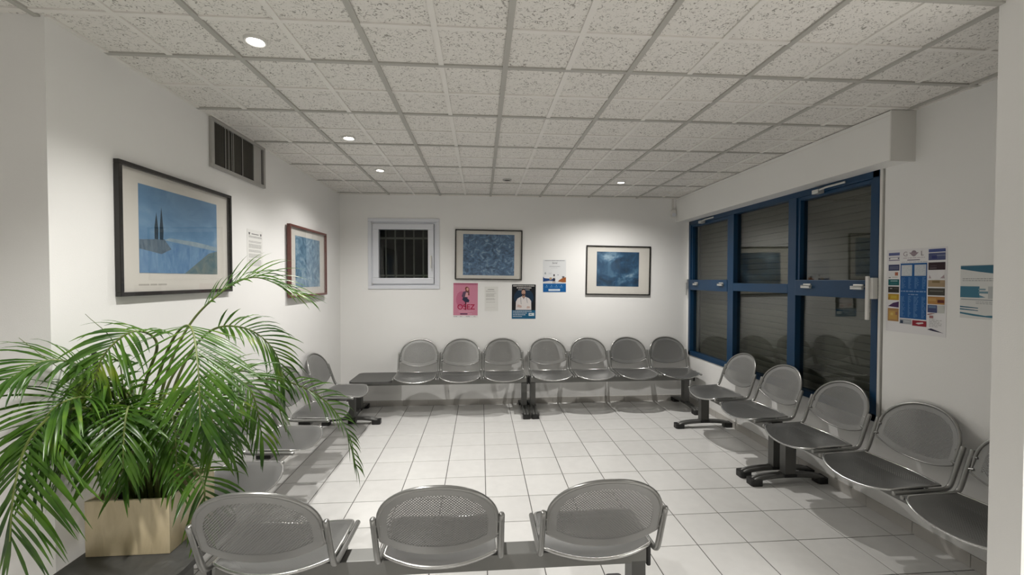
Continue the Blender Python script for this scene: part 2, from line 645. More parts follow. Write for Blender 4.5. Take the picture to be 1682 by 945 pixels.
# ------------------------------------------------------------------ walls
ZT = ZC + 0.012
W1 = (-1.335, -0.515, 1.438, 2.258)                 # opening of the small back window (x0, x1, z0, z1)
wb = MB()
wb.box(XL - 0.12, W1[0], YB, YB + 0.12, 0, ZT)
wb.box(W1[1], XR + 0.12, YB, YB + 0.12, 0, ZT)
wb.box(W1[0], W1[1], YB, YB + 0.12, 0, W1[2])
wb.box(W1[0], W1[1], YB, YB + 0.12, W1[3], ZT)
struct(wb.build('wall_back', 'wall'))
struct(MB().box(XL - 0.12, XL, YRET, YB, 0, ZT).build('wall_left', 'wall'))
struct(MB().box(XN, XL - 0.12, YRET, YRET + 0.12, 0, ZT).build('wall_left_return', 'wall'))
W2 = (2.545, 5.10, 0.595, 2.262)                    # big window opening (y0, y1, z0, z1)
YPIL, XPIL = 1.44, 1.918
wr = MB()
wr.box(XR, XR + 0.14, W2[1], YB, 0, ZT)
wr.box(XR, XR + 0.14, YPIL, W2[0], 0, ZT)
wr.box(XR, XR + 0.14, W2[0], W2[1], 0, W2[2])
wr.box(XR, XR + 0.14, W2[0], W2[1], W2[3], ZT)
struct(wr.build('wall_right', 'wall'))
struct(MB().box(XPIL, XP, YPIL - 0.10, YPIL, 0, ZT).build('wall_right_return', 'wall'))
struct(MB().box(XN, XP, YN - 0.1, YN, 0, ZT).build('wall_corridor_rear', 'wall'))
struct(MB().box(XN - 0.1, XN, YN, YRET + 0.12, 0, ZT).build('wall_corridor_left', 'wall'))
struct(MB().box(XP, XP + 0.1, YN, YPIL, 0, ZT).build('wall_corridor_right', 'wall'))

# skirting of separate ceramic tiles
def skirting(name, a, b, normal, n_off):
    a, b = Vector(a), Vector(b)
    d = (b - a)
    ln = d.length
    d.normalize()
    root = struct(MB().box(-0.001, 0.001, -0.001, 0.001, 0, 0.002).build(name, 'skirting'))
    root.location = a
    s = 0.0
    first = n_off
    while s < ln - 0.01:
        e = min(ln, s + first)
        first = 0.305
        w = e - s
        me_o = MB().box(-w / 2 + 0.001, w / 2 - 0.001, 0.0, 0.009, 0.0, 0.072).build('skirting_tile', 'skirting', root, bevel=0.0015)
        ang = math.atan2(d.y, d.x)
        me_o.location = d * (s + w / 2)
        me_o.rotation_euler = (0, 0, ang)
        s = e
    return root
skirting('baseboard_back', (XR, YB, 0), (XL, YB, 0), None, 0.2)
skirting('baseboard_left', (XL, YB - 0.01, 0), (XL, YRET, 0), None, 0.25)
skirting('baseboard_right', (XR, YPIL, 0), (XR, YB - 0.01, 0), None, 0.28)

# boxed-in shutter housing above the big window
sof = struct(MB().box(2.455, XR, 2.365, YB, 2.258, ZC - 0.0015).build('trim_1', 'soffit'))
MB().box(2.448, XR, 2.357, 2.365, 2.25, ZC - 0.001).build('end_panel', 'white_plastic', sof)
MB().box(2.4535, 2.4548, 2.366, YB, ZC - 0.03, ZC - 0.027).build('joint_line', 'grid_white', sof)

# ------------------------------------------------------------------ big blue window (right wall)
def box_between(mb, y0, y1, z0, z1, x0, x1):
    mb.box(x0, x1, y0, y1, z0, z1)
XF0, XF1 = 2.600, 2.680
win2 = struct(MB().box(XF0, XF1, W2[0] + 0.03, W2[0] + 0.075, W2[2], W2[3]).build('window_2', 'blue'))
def wpart(name, y0, y1, z0, z1, x0=XF0, x1=XF1, mat='blue', bevel=0.003):
    return MB().box(x0, x1, y0, y1, z0, z1).build(name, mat, win2, bevel=bevel)
wpart('frame_stile', W2[1] - 0.045, W2[1], W2[2], W2[3])
wpart('frame_head', W2[0] + 0.03, W2[1], W2[3] - 0.05, W2[3])
wpart('frame_sill', W2[0] + 0.03, W2[1], W2[2], W2[2] + 0.05)
MULL = [(4.165, 4.265), (3.30, 3.39)]
for a, b in MULL:
    wpart('mullion', a, b, W2[2] + 0.05, W2[3] - 0.05)
wpart('white_guide', W2[0] + 0.010, W2[0] + 0.028, W2[2], W2[3], 2.60, 2.70, 'white_plastic')
wpart('gap_shade_strip', W2[0], W2[0] + 0.010, W2[2], W2[3], 2.63, 2.70, 'void', 0)  # black strip painted in for the shaded gap beside the guide
bays = [(4.265, W2[1] - 0.045), (3.39, 4.165), (W2[0] + 0.075, 3.30)]
Z_LO, Z_HI = W2[2] + 0.05, W2[3] - 0.05
for i, (a, b) in enumerate(bays):
    if i == 1:
        wpart('transom', a, b, 1.42, 1.50)
        panes = [(a, b, Z_LO, 1.42), (a, b, 1.50, Z_HI)]
    else:
        wpart('transom', a, b, 1.408, 1.535, XF0 - 0.004, XF1)
        s = 0.028
        # opening casement sash: thin border in front
        for (p, q, u, v) in ((a, a + s, 1.535, Z_HI), (b - s, b, 1.535, Z_HI), (a + s, b - s, Z_HI - s, Z_HI)):
            wpart('sash_bar', p, q, u, v, XF0 + 0.012, XF1)
        panes = [(a, b, Z_LO, 1.408), (a + s, b - s, 1.535, Z_HI - s)]
        # two aluminium stay grips on the transom
        for t in (0.13, 0.80):
            yc = a + (b - a) * t
            g = MB().box(XF0 - 0.030, XF0 - 0.004, yc - 0.045, yc + 0.045, 1.485, 1.493)
            g.box(XF0 - 0.013, XF0 - 0.004, yc - 0.038, yc + 0.038, 1.468, 1.505)
            g.box(XF0 - 0.030, XF0 - 0.024, yc - 0.045, yc + 0.045, 1.470, 1.493)
            g.build('stay_grip', 'alu', win2, bevel=0.002)
        # closer arm at the head
        yc = (a + b) / 2 + 0.03
        c = MB().tube([(XF0 - 0.005, yc - 0.16, 2.235), (XF0 - 0.03, yc - 0.02, 2.228), (XF0 - 0.04, yc + 0.06, 2.215)], 0.008, 8)
        c.box(XF0 - 0.05, XF0 - 0.0, yc + 0.03, yc + 0.09, 2.195, 2.225)
        c.build('closer_arm', 'alu', win2, smooth=40)
    for (p, q, u, v) in panes:
        MB().box(2.645, 2.651, p, q, u, v).build('pane', 'glass', win2)
# crank levers at both ends
lv = MB().box(2.552, 2.566, 2.595, 2.618, 1.27, 1.56)
lv.box(2.566, 2.605, 2.575, 2.62, 1.41, 1.55)
lv.build('lever_handle', 'white_plastic', win2, bevel=0.003)
lv = MB().box(2.565, 2.579, 5.098, 5.118, 1.34, 1.50)
lv.box(2.579, 2.611, 5.10, 5.14, 1.42, 1.54)
lv.build('lever_handle', 'alu', win2, bevel=0.003)
# closed roller shutter behind the glass
sh = MB().box(2.735, 2.775, W2[0] - 0.02, W2[0] + 0.02, 0.55, 2.30)
sh.box(2.735, 2.775, W2[1] - 0.02, W2[1] + 0.02, 0.55, 2.30)
sh.box(2.79, 2.80, W2[0] - 0.02, W2[1] + 0.02, 0.50, 2.35)
sh_o = sh.build('shutter_rails', 'void', win2)
prof = [(0.0, 0.0), (-0.006, 0.005), (-0.0085, 0.027), (-0.006, 0.049), (0.0, 0.0545), (0.004, 0.0545), (0.004, 0.0)]
smb = MB()
y0, y1 = W2[0] + 0.0, W2[1]
n = len(prof)
vs = [(x, y0, z) for x, z in prof] + [(x, y1, z) for x, z in prof]
fs = [(i, (i + 1) % n, n + (i + 1) % n, n + i) for i in range(n)] + [tuple(reversed(range(n))), tuple(range(n, 2 * n))]
smb.add(vs, fs)
first = smb.build('slat', 'slat', sh_o)
first.location = (2.757, 0, 0.575)
for k in range(1, 31):
    shared('slat', first.data, sh_o, (2.757, 0, 0.575 + 0.056 * k))

# ------------------------------------------------------------------ small white window (back wall)
wm = wall_matrix('back', (W1[0] + W1[1]) / 2, YB, (W1[2] + W1[3]) / 2)
def ring(mb, ax, ay, bx, by, z0, z1):
    """rectangular frame: outer half sizes ax, ay, inner bx, by"""
    mb.box(-ax, ax, by, ay, z0, z1)
    mb.box(-ax, ax, -ay, -by, z0, z1)
    mb.box(-ax, -bx, -by, by, z0, z1)
    mb.box(bx, ax, -by, by, z0, z1)
    return mb
win1 = struct(ring(MB(), 0.425, 0.425, 0.385, 0.385, -0.09, 0.012).build('window_1', 'pvc', matrix=wm, bevel=0.003))
ring(MB(), 0.385, 0.385, 0.362, 0.362, -0.09, -0.006).build('rebate', 'pvc', win1)
ring(MB(), 0.362, 0.362, 0.292, 0.292, -0.07, 0.016).build('sash', 'pvc', win1, Matrix.Translation((-0.006, 0.0, 0)), bevel=0.005)
MB().box(-0.297, 0.292, -0.292, 0.292, -0.040, -0.035).build('pane', 'small_glass', win1)
hd = MB().box(0.310, 0.334, -0.085, -0.02, 0.016, 0.028)
hd.tube([(0.322, -0.035, 0.028), (0.322, -0.035, 0.055), (0.322, -0.06, 0.06), (0.322, -0.175, 0.058)], [0.008, 0.009, 0.010, 0.008], 8)
hd.build('window_handle', 'white_plastic', win1, smooth=40)
for s in (-1, 1):
    MB().cyl((-0.372, -0.36 if s < 0 else 0.36, -0.01), 0.010, 0.010, 0.02, 10).build('hinge', 'alu', win1, smooth=40)
# near-black box, its colour giving the night's darkness, and security bars outside
ng = MB().box(-1.6, 1.6, -1.5, 1.2, -1.62, -1.6)
ng.box(-1.62, -1.6, -1.5, 1.2, -1.6, -0.13)
ng.box(1.6, 1.62, -1.5, 1.2, -1.6, -0.13)
ng.box(-1.6, 1.6, -1.52, -1.5, -1.6, -0.13)
ng.build('night_dark_box', 'night', win1)
for k in range(5):
    MB().tube([(-0.245 + k * 0.114, -0.40, -0.135), (-0.245 + k * 0.114, 0.40, -0.135)], 0.009, 8).build('security_bar', 'bar', win1, smooth=40)
for y in (0.20, -0.262):
    MB().box(-0.40, 0.40, y - 0.011, y + 0.011, -0.147, -0.128).build('security_rail', 'bar', win1)

# ------------------------------------------------------------------ ceiling downlights
def downlight(x, y, label, lit=True, power=1.0, cone=142):
    root = empty('ceiling_downlight', (x, y, ZC))
    tag(root, label, 'downlight', 'recessed ceiling downlights')
    ringm = MB()
    segs = 28
    prof = [(0.030, 0.004), (0.032, -0.002), (0.037, -0.006), (0.043, -0.006), (0.046, -0.002), (0.046, 0.006)]
    n = len(prof)
    vs, fs = [], []
    for k in range(segs):
        a = 2 * math.pi * k / segs
        vs += [(r * math.cos(a), r * math.sin(a), z) for r, z in prof]
    for k in range(segs):
        k2 = (k + 1) % segs
        for i in range(n - 1):
            fs.append((k * n + i, k2 * n + i, k2 * n + i + 1, k * n + i + 1))
    ringm.add(vs, fs)
    ringm.build('trim_ring', 'vent_metal' if not lit else 'white_plastic', root, smooth=50)
    MB().cyl((0, 0, 0.000), 0.031, 0.031, 0.005, 24).build('lamp_lens', 'lamp_glow' if lit else 'void', root)
    if lit:
        ld = bpy.data.lights.new('halogen_spot', 'SPOT')
        ld.energy = SPOT_W * power
        ld.spot_size = R(cone)
        ld.spot_blend = 1.0
        ld.shadow_soft_size = 0.025
        ld.color = LAMP_COL
        lo = bpy.data.objects.new('halogen_spot', ld)
        col.objects.link(lo)
        lo.parent = root
        lo.location = (0, 0, -0.012)
downlight(-0.957, 1.887, 'lit recessed downlight in the ceiling nearest the camera, upper left', power=0.85, cone=126)
downlight(-0.946, 3.118, 'lit recessed downlight, second of the left-hand line from the camera', power=0.74, cone=130)
downlight(-0.937, 4.014, 'lit recessed downlight farthest along the left-hand line, towards the small window', power=0.85, cone=146)
downlight(1.466, 4.33, 'lit recessed downlight on the right, above the far blue window corner', power=1.25, cone=152)
downlight(0.269, 4.31, 'small unlit dark downlight in the middle of the far ceiling', lit=False)

# ------------------------------------------------------------------ seating
SEAT_W = 0.222
def sheet_mesh(name, cols, rows, lo, hi, W, place, matname, thick=0.003):
    """thin curved steel sheet over |u| <= W, lo(u) <= v <= hi(u), with margin and flat coordinates stored"""
    us = [-W * math.cos(math.pi * i / cols) for i in range(cols + 1)]
    vs, uvs, marg = [], [], []
    for side in (0, 1):
        for u in us:
            a, b = lo(u), hi(u)
            for j in range(rows + 1):
                v = a + (b - a) * j / rows
                p = Vector(place(u, v))
                e = 1e-3
                nrm = (Vector(place(u + e, v)) - p).cross(Vector(place(u, v + e)) - p).normalized()
                vs.append(p - nrm * thick * side)
                uvs.append((u, v))
                d = min(W - abs(u), (v - a), (b - v))
                # distance to the rounded outline, sampled
                for uu in us:
                    d = min(d, math.hypot(u - uu, v - lo(uu)), math.hypot(u - uu, v - hi(uu)))
                marg.append(d)
    fs = []
    R1 = rows + 1
    half = (cols + 1) * R1
    for i in range(cols):
        for j in range(rows):
            q = (i * R1 + j, (i + 1) * R1 + j, (i + 1) * R1 + j + 1, i * R1 + j + 1)
            fs.append(q)
            fs.append(tuple(reversed([k + half for k in q])))
    me = bpy.data.meshes.new(name)
    me.from_pydata([tuple(v) for v in vs], [], fs)
    me.materials.append(M[matname])
    me.polygons.foreach_set('use_smooth', [True] * len(me.polygons))
    uvl = me.uv_layers.new(name='sheet')
    for lp in me.loops:
        uvl.data[lp.index].uv = uvs[lp.vertex_index]
    at = me.attributes.new('margin', 'FLOAT', 'POINT')
    at.data.foreach_set('value', marg)
    me.update()
    outline = [place(u, lo(u)) for u in us] + [place(u, hi(u)) for u in reversed(us)]
    # drop doubled points
    out = [Vector(outline[0])]
    for p in outline[1:]:
        if (Vector(p) - out[-1]).length > 0.004:
            out.append(Vector(p))
    return me, out

BW = 0.219
def back_lo(u):
    t = abs(u) / BW
    return 0.055 * t ** 2.3
def back_hi(u):
    t = min(1.0, abs(u) / BW)
    return 0.140 + 0.168 * (1 - t ** 2.15) ** 0.5
def back_place(u, v):
    t = u / BW
    return (u, 0.148 + 0.35 * v + 0.024 * (1 - t * t), 0.506 + v * 0.985)
def seat_lo(u):                     # rear edge (v grows towards the front)
    t = min(1.0, abs(u) / SEAT_W)
    return -0.155 + 0.06 * t ** 2.0
def seat_hi(u):                     # front edge
    t = min(1.0, abs(u) / SEAT_W)
    return 0.155 + 0.085 * (1 - t ** 2.3) ** 0.5
def seat_place(u, v):
    t = u / SEAT_W
    z = 0.425 + 0.028 * t * t
    if v > 0.05:
        z -= 0.10 * (v - 0.05) ** 2 / 0.19
    if v < -0.03:
        z += 0.9 * (v + 0.03) ** 2
    return (u, -v, z)
back_me, back_out = sheet_mesh('backrest', 26, 16, back_lo, back_hi, BW, back_place, 'back_sheet')
seat_me, seat_out = sheet_mesh('seat', 26, 18, seat_lo, seat_hi, SEAT_W, seat_place, 'sheet')

def mesh_of(mb, name, mats, smooth=40):
    o = mb.build(name, mats, smooth=smooth)
    me = o.data
    bpy.data.objects.remove(o)
    return me
back_rim_me = mesh_of(MB().tube(back_out, [0.0038 + 0.0042 * min(1, max(0, (q.z - 0.54) / 0.08)) for q in back_out], 8, closed=True), 'backrest_rim', 'tube', 60)
seat_rim_me = mesh_of(MB().tube(seat_out, 0.0065, 8, closed=True), 'seat_rim', 'chrome', 60)
def side_frame(s):
    x = 0.236 * s
    p = smooth_path([(x, -0.185, 0.432), (x, -0.05, 0.436), (x, 0.075, 0.440), (x, 0.120, 0.452), (x, 0.142, 0.485), (x, 0.168, 0.56), (x, 0.203, 0.660)], 5)
    end = (p[-1] - p[-2]).normalized()
    pts = p + [p[-1] + end * 0.005, p[-1] + end * 0.008]
    st = (p[0] - p[1]).normalized()
    pts = [p[0] + st * 0.006, p[0] + st * 0.003] + pts
    rr = [0.006, 0.010] + [0.0118] * len(p) + [0.010, 0.004]
    mb = MB().tube(pts, rr, 10)
    # lugs that hold the back and the seat
    mb.tube([(x, 0.170, 0.57), (x - 0.03 * s, 0.172, 0.578)], 0.006, 8)
    mb.tube([(x, 0.192, 0.63), (x - 0.03 * s, 0.194, 0.635)], 0.006, 8)
    mb.tube([(x, 0.02, 0.438), (x - 0.022 * s, 0.02, 0.444)], 0.006, 8)
    mb.tube([(x, -0.10, 0.434), (x - 0.022 * s, -0.10, 0.438)], 0.006, 8)
    return mb
frame_me = {s: mesh_of(side_frame(s), 'side_frame', 'tube', 50) for s in (-1, 1)}
clip_me = mesh_of(MB().box(-0.236, 0.236, -0.045, 0.045, 0.402, 0.424), 'seat_bracket', 'black_plastic', None)

BEAM_Z0, BEAM_Z1 = 0.335, 0.402
def leg_mesh():
    mb = MB()
    mb.box(-0.030, 0.030, -0.042, 0.042, 0.055, BEAM_Z0 + 0.01)
    pts = [(0, 0.275 * math.sin(R(a)), 0.02 + 0.045 * math.cos(R(a)) ** 0.8) for a in (-86, -70, -55, -40, -25, -10, 0, 10, 25, 40, 55, 70, 86)]
    for s in (-0.016, 0.016):
        mb.tube([(p[0] + s, p[1], p[2]) for p in pts], 0.017, 10)
    return mb
leg_me = mesh_of(leg_mesh(), 'leg', 'leg', 40)
def foot_mesh():
    mb = MB()
    mb.prism(rounded_rect(-0.040, 0.040, -0.045, 0.045, 0.016, 3), 0.0, 0.046)
    return mb
foot_me = mesh_of(foot_mesh(), 'foot_cap', 'black_plastic', None)
collar_me = mesh_of(MB().box(-0.036, 0.036, -0.048, 0.048, 0.056, 0.078), 'leg_collar', 'black_plastic', None)
table_me = mesh_of(MB().prism(rounded_rect(-0.225, 0.225, -0.235, 0.235, 0.06, 6), 0.402, 0.426), 'table_top', 'table', 30)

def bench(label, loc, rot, seats, legs, beam, tables=()):
    """beam seating: local x along the beam, local -y is where the sitters look; the origin lies on the floor under the beam"""
    root = empty('beam_bench', loc)
    root.rotation_euler = (0, 0, rot)
    tag(root, label, 'bench', 'perforated steel waiting-room benches')
    MB().box(beam[0], beam[1], -0.042, 0.042, BEAM_Z0, BEAM_Z1).build('beam', 'beam', root, bevel=0.004)
    for x in beam:
        s = 1 if x > (beam[0] + beam[1]) / 2 else -1
        MB().box(min(x, x + 0.018 * s), max(x, x + 0.018 * s), -0.046, 0.046, BEAM_Z0 - 0.012, BEAM_Z1 + 0.006).build('beam_end_cap', 'black_plastic', root, bevel=0.006)
    for x in legs:
        lg = shared('leg', leg_me, root, (x, 0, 0))
        for s in (-1, 1):
            shared('foot_cap', foot_me, lg, (0, 0.262 * s, 0.0))
        shared('leg_collar', collar_me, lg)
    for x in seats:
        st = shared('seat', seat_me, root, (x, 0, 0))
        shared('seat_rim', seat_rim_me, st)
        shared('backrest', back_me, st)
        shared('backrest_rim', back_rim_me, st)
        shared('side_frame', frame_me[-1], st)
        shared('side_frame', frame_me[1], st)
        shared('seat_bracket', clip_me, st)
    for x in tables:
        shared('table_top', table_me, root, (x, 0.0, 0))
    return root

# against the back wall: local x = world x
bench('grey steel bench under the small white window, three seats and a dark side table', (0, 4.865, 0), 0,
      (-0.735, -0.237, 0.263), (-1.38, 0.50), (-1.43, 0.53), (-1.21,))
bench('four-seat grey steel bench against the back wall under the white and blue posters', (0, 4.865, 0), 0,
      (0.812, 1.312, 1.815, 2.315), (0.60, 2.45), (0.57, 2.53))
# against the right wall: sitters look towards -x
bench('two-seat grey steel bench below the far part of the blue window', (2.31, 0, 0), R(-90),
      (-3.90, -3.34), (-4.19, -3.115), (-4.23, -3.065))
bench('grey steel bench on the right wall under the directory poster', (2.31, 0, 0), R(-90),
      (-2.765, -2.235, -1.72), (-2.985, -1.53), (-3.02, -1.475))
# against the left wall: sitters look towards +x
bench('grey steel bench along the left wall behind the palm, four seats and the planter table', (-1.375, 0, 0), R(90),
      (4.22, 3.60, 2.98, 2.37), (4.55, 2.0), (1.68, 4.60), (1.845,))
# nearest row, backs to the camera
bench('three-seat grey steel bench nearest the camera, seen from behind', (0, 1.755, 0), R(180),
      (0.797, 0.16, -0.47), (1.02, -0.665), (-0.70, 1.06))

# ------------------------------------------------------------------ wall prints
def framed(label, wall, cx, cz, w, h, fw, depth, frame_mat, print_rect, pmat, tilt=0.0, caption=None, off=0.0):
    pos = {'back': (cx, YB, cz), 'left': (XL, cx, cz)}[wall]
    root = empty('framed_picture', matrix=wall_matrix(wall, *pos) @ Matrix.Rotation(R(tilt), 4, 'Z'))
    tag(root, label, 'picture', 'framed blue prints on the walls')
    a, b = w / 2, h / 2
    ring(MB(), a, b, a - fw, b - fw, 0.001 + off, depth + off).build('frame', frame_mat, root, bevel=0.002)
    MB().box(-a + fw, a - fw, -b + fw, b - fw, 0.002 + off, 0.006 + off).build('mount_board', 'mat_board', root)
    x0, x1, y0, y1 = print_rect
    pr = MB().box(-(x1 - x0) / 2, (x1 - x0) / 2, -(y1 - y0) / 2, (y1 - y0) / 2, 0, 0.0012).build(
        'art_print', pmat, root, Matrix.Translation(((x0 + x1) / 2, (y0 + y1) / 2, 0.006 + off)))
    if caption:
        c = MB()
        x = caption[0]
        for k in range(22):
            ww = rnd.uniform(0.004, 0.009)
            c.box(x, x + ww, caption[1], caption[1] + 0.008, 0.006 + off, 0.0064 + off)
            x += ww + (0.008 if k in (8, 14) else 0.002)
        c.build('caption_line', ink((0.42, 0.40, 0.36)), root)
    MB().box(-a + fw, a - fw, -b + fw, b - fw, depth - 0.006 + off, depth - 0.004 + off).build('glass_pane', 'picture_glass', root)
    return root

B1, B2, B3, B4 = (0.045, 0.10, 0.17), (0.10, 0.21, 0.36), (0.22, 0.36, 0.52), (0.50, 0.60, 0.68)
pl = framed('large black-framed blue landscape print on the left wall above the palm', 'left', 2.50, 1.777, 0.875, 0.635, 0.020, 0.026, 'black_frame',
       (-0.305, 0.305, -0.205, 0.235), paint_mat('landscape_sky_print', [(0.30, (0.10, 0.22, 0.38)), (0.55, (0.15, 0.29, 0.46)), (0.8, (0.30, 0.43, 0.55))], 5, 0.6, (1, 2, 1), -0.25), caption=(-0.31, -0.268))
# a plain generic landscape: water, bank and dark trees as flat print
def landscape(root):
    mb = MB()
    z = 0.00735
    mb.poly([(-0.305, -0.205), (0.305, -0.205), (0.305, -0.05), (0.0, -0.035), (-0.305, -0.06)], z, 0)
    mb.poly([(0.01, -0.205), (0.305, -0.205), (0.305, -0.06), (0.22, -0.08), (0.12, -0.14)], z + 0.0001, 1)
    mb.poly([(-0.305, -0.085), (-0.16, -0.105), (-0.09, -0.075), (-0.14, -0.025), (-0.305, -0.04)], z + 0.0001, 2)
    mb.poly([(-0.14, -0.03), (0.30, -0.06), (0.30, -0.035), (0.12, -0.02), (-0.10, -0.015)], z + 0.0002, 3)
    for x, hh in ((-0.195, 0.12), (-0.160, 0.155)):
        mb.poly([(x - 0.012, -0.03), (x + 0.012, -0.03), (x + 0.015, 0.02), (x + 0.002, -0.03 + hh + 0.02), (x - 0.012, 0.03)], z + 0.0003, 4)
    mb.build('printed_landscape', [
        paint_mat('print_water', [(0.3, (0.08, 0.19, 0.38)), (0.7, (0.20, 0.35, 0.52))], 9, 1.0, (3, 1, 1)),
        paint_mat('print_meadow', [(0.3, (0.06, 0.14, 0.18)), (0.7, (0.20, 0.24, 0.22))], 14, 1.0),
        paint_mat('print_bank', [(0.3, (0.06, 0.10, 0.15)), (0.7, (0.16, 0.22, 0.27))], 20, 0.8, (2, 1, 1)),
        paint_mat('print_far_bank', [(0.3, (0.20, 0.30, 0.38)), (0.7, (0.36, 0.45, 0.50))], 20, 0.5),
        ink((0.025, 0.05, 0.075))], root)
landscape(pl)
framed('small reddish-brown framed blue print on the left wall near the corner', 'left', 4.19, 1.70, 0.86, 0.645, 0.020, 0.03, 'red_frame',
       (-0.28, 0.29, -0.235, 0.235), paint_mat('snow_blue_print', [(0.34, (0.05, 0.12, 0.20)), (0.5, (0.15, 0.27, 0.38)), (0.66, (0.33, 0.45, 0.54))], 5, 3.0, (1, 1, 1), -0.1, 3.0), off=0.012)
framed('black-framed blue garden print on the back wall beside the small window', 'back', 0.096, 1.838, 0.82, 0.612, 0.014, 0.022, 'black_frame',
       (-0.313, 0.313, -0.25, 0.25), paint_mat('garden_blue_print', [(0.36, (0.03, 0.075, 0.14)), (0.48, (0.075, 0.15, 0.26)), (0.56, B2), (0.66, (0.30, 0.42, 0.54))], 14, 1.5, (1, 1, 1), 0.0, 1.0), tilt=-0.7)
framed('black-framed dark blue print on the back wall, the one closest to the blue window', 'back', 1.715, 1.65, 0.822, 0.615, 0.014, 0.022, 'black_frame',
       (-0.275, 0.265, -0.20, 0.232), paint_mat('dark_blue_print', [(0.36, (0.012, 0.035, 0.07)), (0.50, (0.022, 0.075, 0.15)), (0.60, (0.07, 0.16, 0.26)), (0.72, (0.30, 0.43, 0.53))], 5, 0.8, (1, 1, 1), 0.0, 5.0), tilt=-0.9)

def text_mesh(s, size, name, mat, parent, loc, bold=0.0, shear=0.0):
    cu = bpy.data.curves.new(name, 'FONT')
    cu.body = s
    cu.size = size
    cu.align_x = 'CENTER'
    cu.offset = bold
    cu.shear = shear
    tmp = bpy.data.objects.new(name, cu)
    col.objects.link(tmp)
    bpy.context.view_layer.update()
    me = bpy.data.meshes.new_from_object(tmp.evaluated_get(bpy.context.evaluated_depsgraph_get()))
    bpy.data.objects.remove(tmp)
    me.materials.clear()
    me.materials.append(mat)
    o = bpy.data.objects.new(name, me)
    col.objects.link(o)
    o.parent = parent
    o.location = loc
    return o

class Print:
    """flat print layers on a sheet of paper; coordinates in fractions of the sheet, origin at the lower left"""
    def __init__(self, label, wall, cx, cz, w, h, paper=(0.74, 0.73, 0.70), name='wall_poster', category='poster', tilt=0.0):
        pos = {'back': (cx, YB, cz), 'left': (XL, cx, cz), 'right': (XR, cx, cz)}[wall]
        self.w, self.h = w, h
        self.root = MB().box(-w / 2, w / 2, -h / 2, h / 2, 0.0006, 0.0014).build(name, ink(paper), matrix=wall_matrix(wall, *pos) @ Matrix.Rotation(R(tilt), 4, 'Z'))
        tag(self.root, label, category, 'papers pinned to the walls')
        self.mb, self.cols, self.layer = MB(), [], 0

    def P(self, pts, c, lift=True):
        if c not in self.cols:
            self.cols.append(c)
        self.layer += lift
        z = 0.0015 + 0.00002 * self.layer
        self.mb.poly([((u - 0.5) * self.w, (v - 0.5) * self.h) for u, v in pts], z, self.cols.index(c))

    def rect(self, u0, v0, u1, v1, c, lift=True):
        self.P([(u0, v0), (u1, v0), (u1, v1), (u0, v1)], c, lift)

    def ell(self, u, v, ru, rv, c, n=16):
        self.P([(u + ru * math.cos(2 * math.pi * k / n), v + rv * math.sin(2 * math.pi * k / n)) for k in range(n)], c)

    def lines(self, u0, v0, u1, v1, rows, c, ragged=0.25, words=True):
        """blocks of unreadable small print"""
        step = (v1 - v0) / rows
        self.layer += 1
        for r in range(rows):
            v = v1 - (r + 1) * step
            end = u1 - rnd.random() * ragged * (u1 - u0)
            u = u0
            while u < end - 0.005:
                ww = rnd.uniform(0.02, 0.07)
                self.rect(u, v + step * 0.25, min(end, u + ww), v + step * 0.75, c, False)
                u += ww + 0.012

    def done(self, name='print'):
        if self.mb.v:
            o = self.mb.build(name, [ink(c) for c in self.cols], self.root)
            o['kind'] = 'stuff'          # small print, too fine to pick apart
        return self.root

    def text(self, s, size, u, v, c, bold=0.0, shear=0.0):
        self.layer += 1
        text_mesh(s, size, 'lettering', ink(c), self.root, ((u - 0.5) * self.w, (v - 0.5) * self.h, 0.0016 + 0.00002 * (self.layer + 2)), bold, shear)

# pink poster: OSEZ
p = Print('pink poster reading OSEZ with a seated figure, left of the pinned note', 'back', -0.188, 1.284, 0.297, 0.420, paper=(0.70, 0.68, 0.68), tilt=-0.5)
p.rect(0.0, 0.06, 1.0, 1.0, (0.56, 0.22, 0.31))
p.ell(0.33, 0.52, 0.22, 0.24, (0.47, 0.13, 0.22))
p.rect(0.0, 0.945, 1.0, 1.0, (0.44, 0.14, 0.22))
p.lines(0.06, 0.95, 0.95, 0.985, 2, (0.30, 0.08, 0.14), 0.05)
p.ell(0.55, 0.84, 0.075, 0.055, (0.17, 0.05, 0.035))                                   # hair
p.P([(0.48, 0.66), (0.66, 0.64), (0.64, 0.86), (0.50, 0.86)], (0.17, 0.05, 0.035))
p.ell(0.575, 0.82, 0.045, 0.045, (0.58, 0.33, 0.27))                                   # face
p.P([(0.34, 0.62), (0.40, 0.56), (0.58, 0.56), (0.62, 0.74), (0.48, 0.76), (0.40, 0.75)], (0.10, 0.055, 0.10))
p.P([(0.47, 0.60), (0.60, 0.59), (0.60, 0.72), (0.52, 0.73)], (0.62, 0.33, 0.35))
p.P([(0.36, 0.52), (0.48, 0.44), (0.63, 0.44), (0.66, 0.50), (0.55, 0.57), (0.40, 0.58)], (0.022, 0.028, 0.06))
p.rect(0.48, 0.22, 0.53, 0.45, (0.06, 0.015, 0.03))
p.lines(0.22, 0.15, 0.82, 0.20, 2, (0.62, 0.36, 0.42), 0.2)
p.rect(0.28, 0.085, 0.58, 0.115, (0.05, 0.015, 0.06))
p.rect(0.60, 0.09, 0.76, 0.11, (0.60, 0.34, 0.42))
for u0, u1 in ((0.02, 0.18), (0.28, 0.36), (0.52, 0.72), (0.84, 0.92)):
    p.lines(u0, 0.012, u1, 0.045, 2, (0.25, 0.24, 0.26), 0.3)
p.text('OSEZ', 0.088, 0.52, 0.235, (0.34, 0.004, 0.045), bold=0.0016)
p.done()

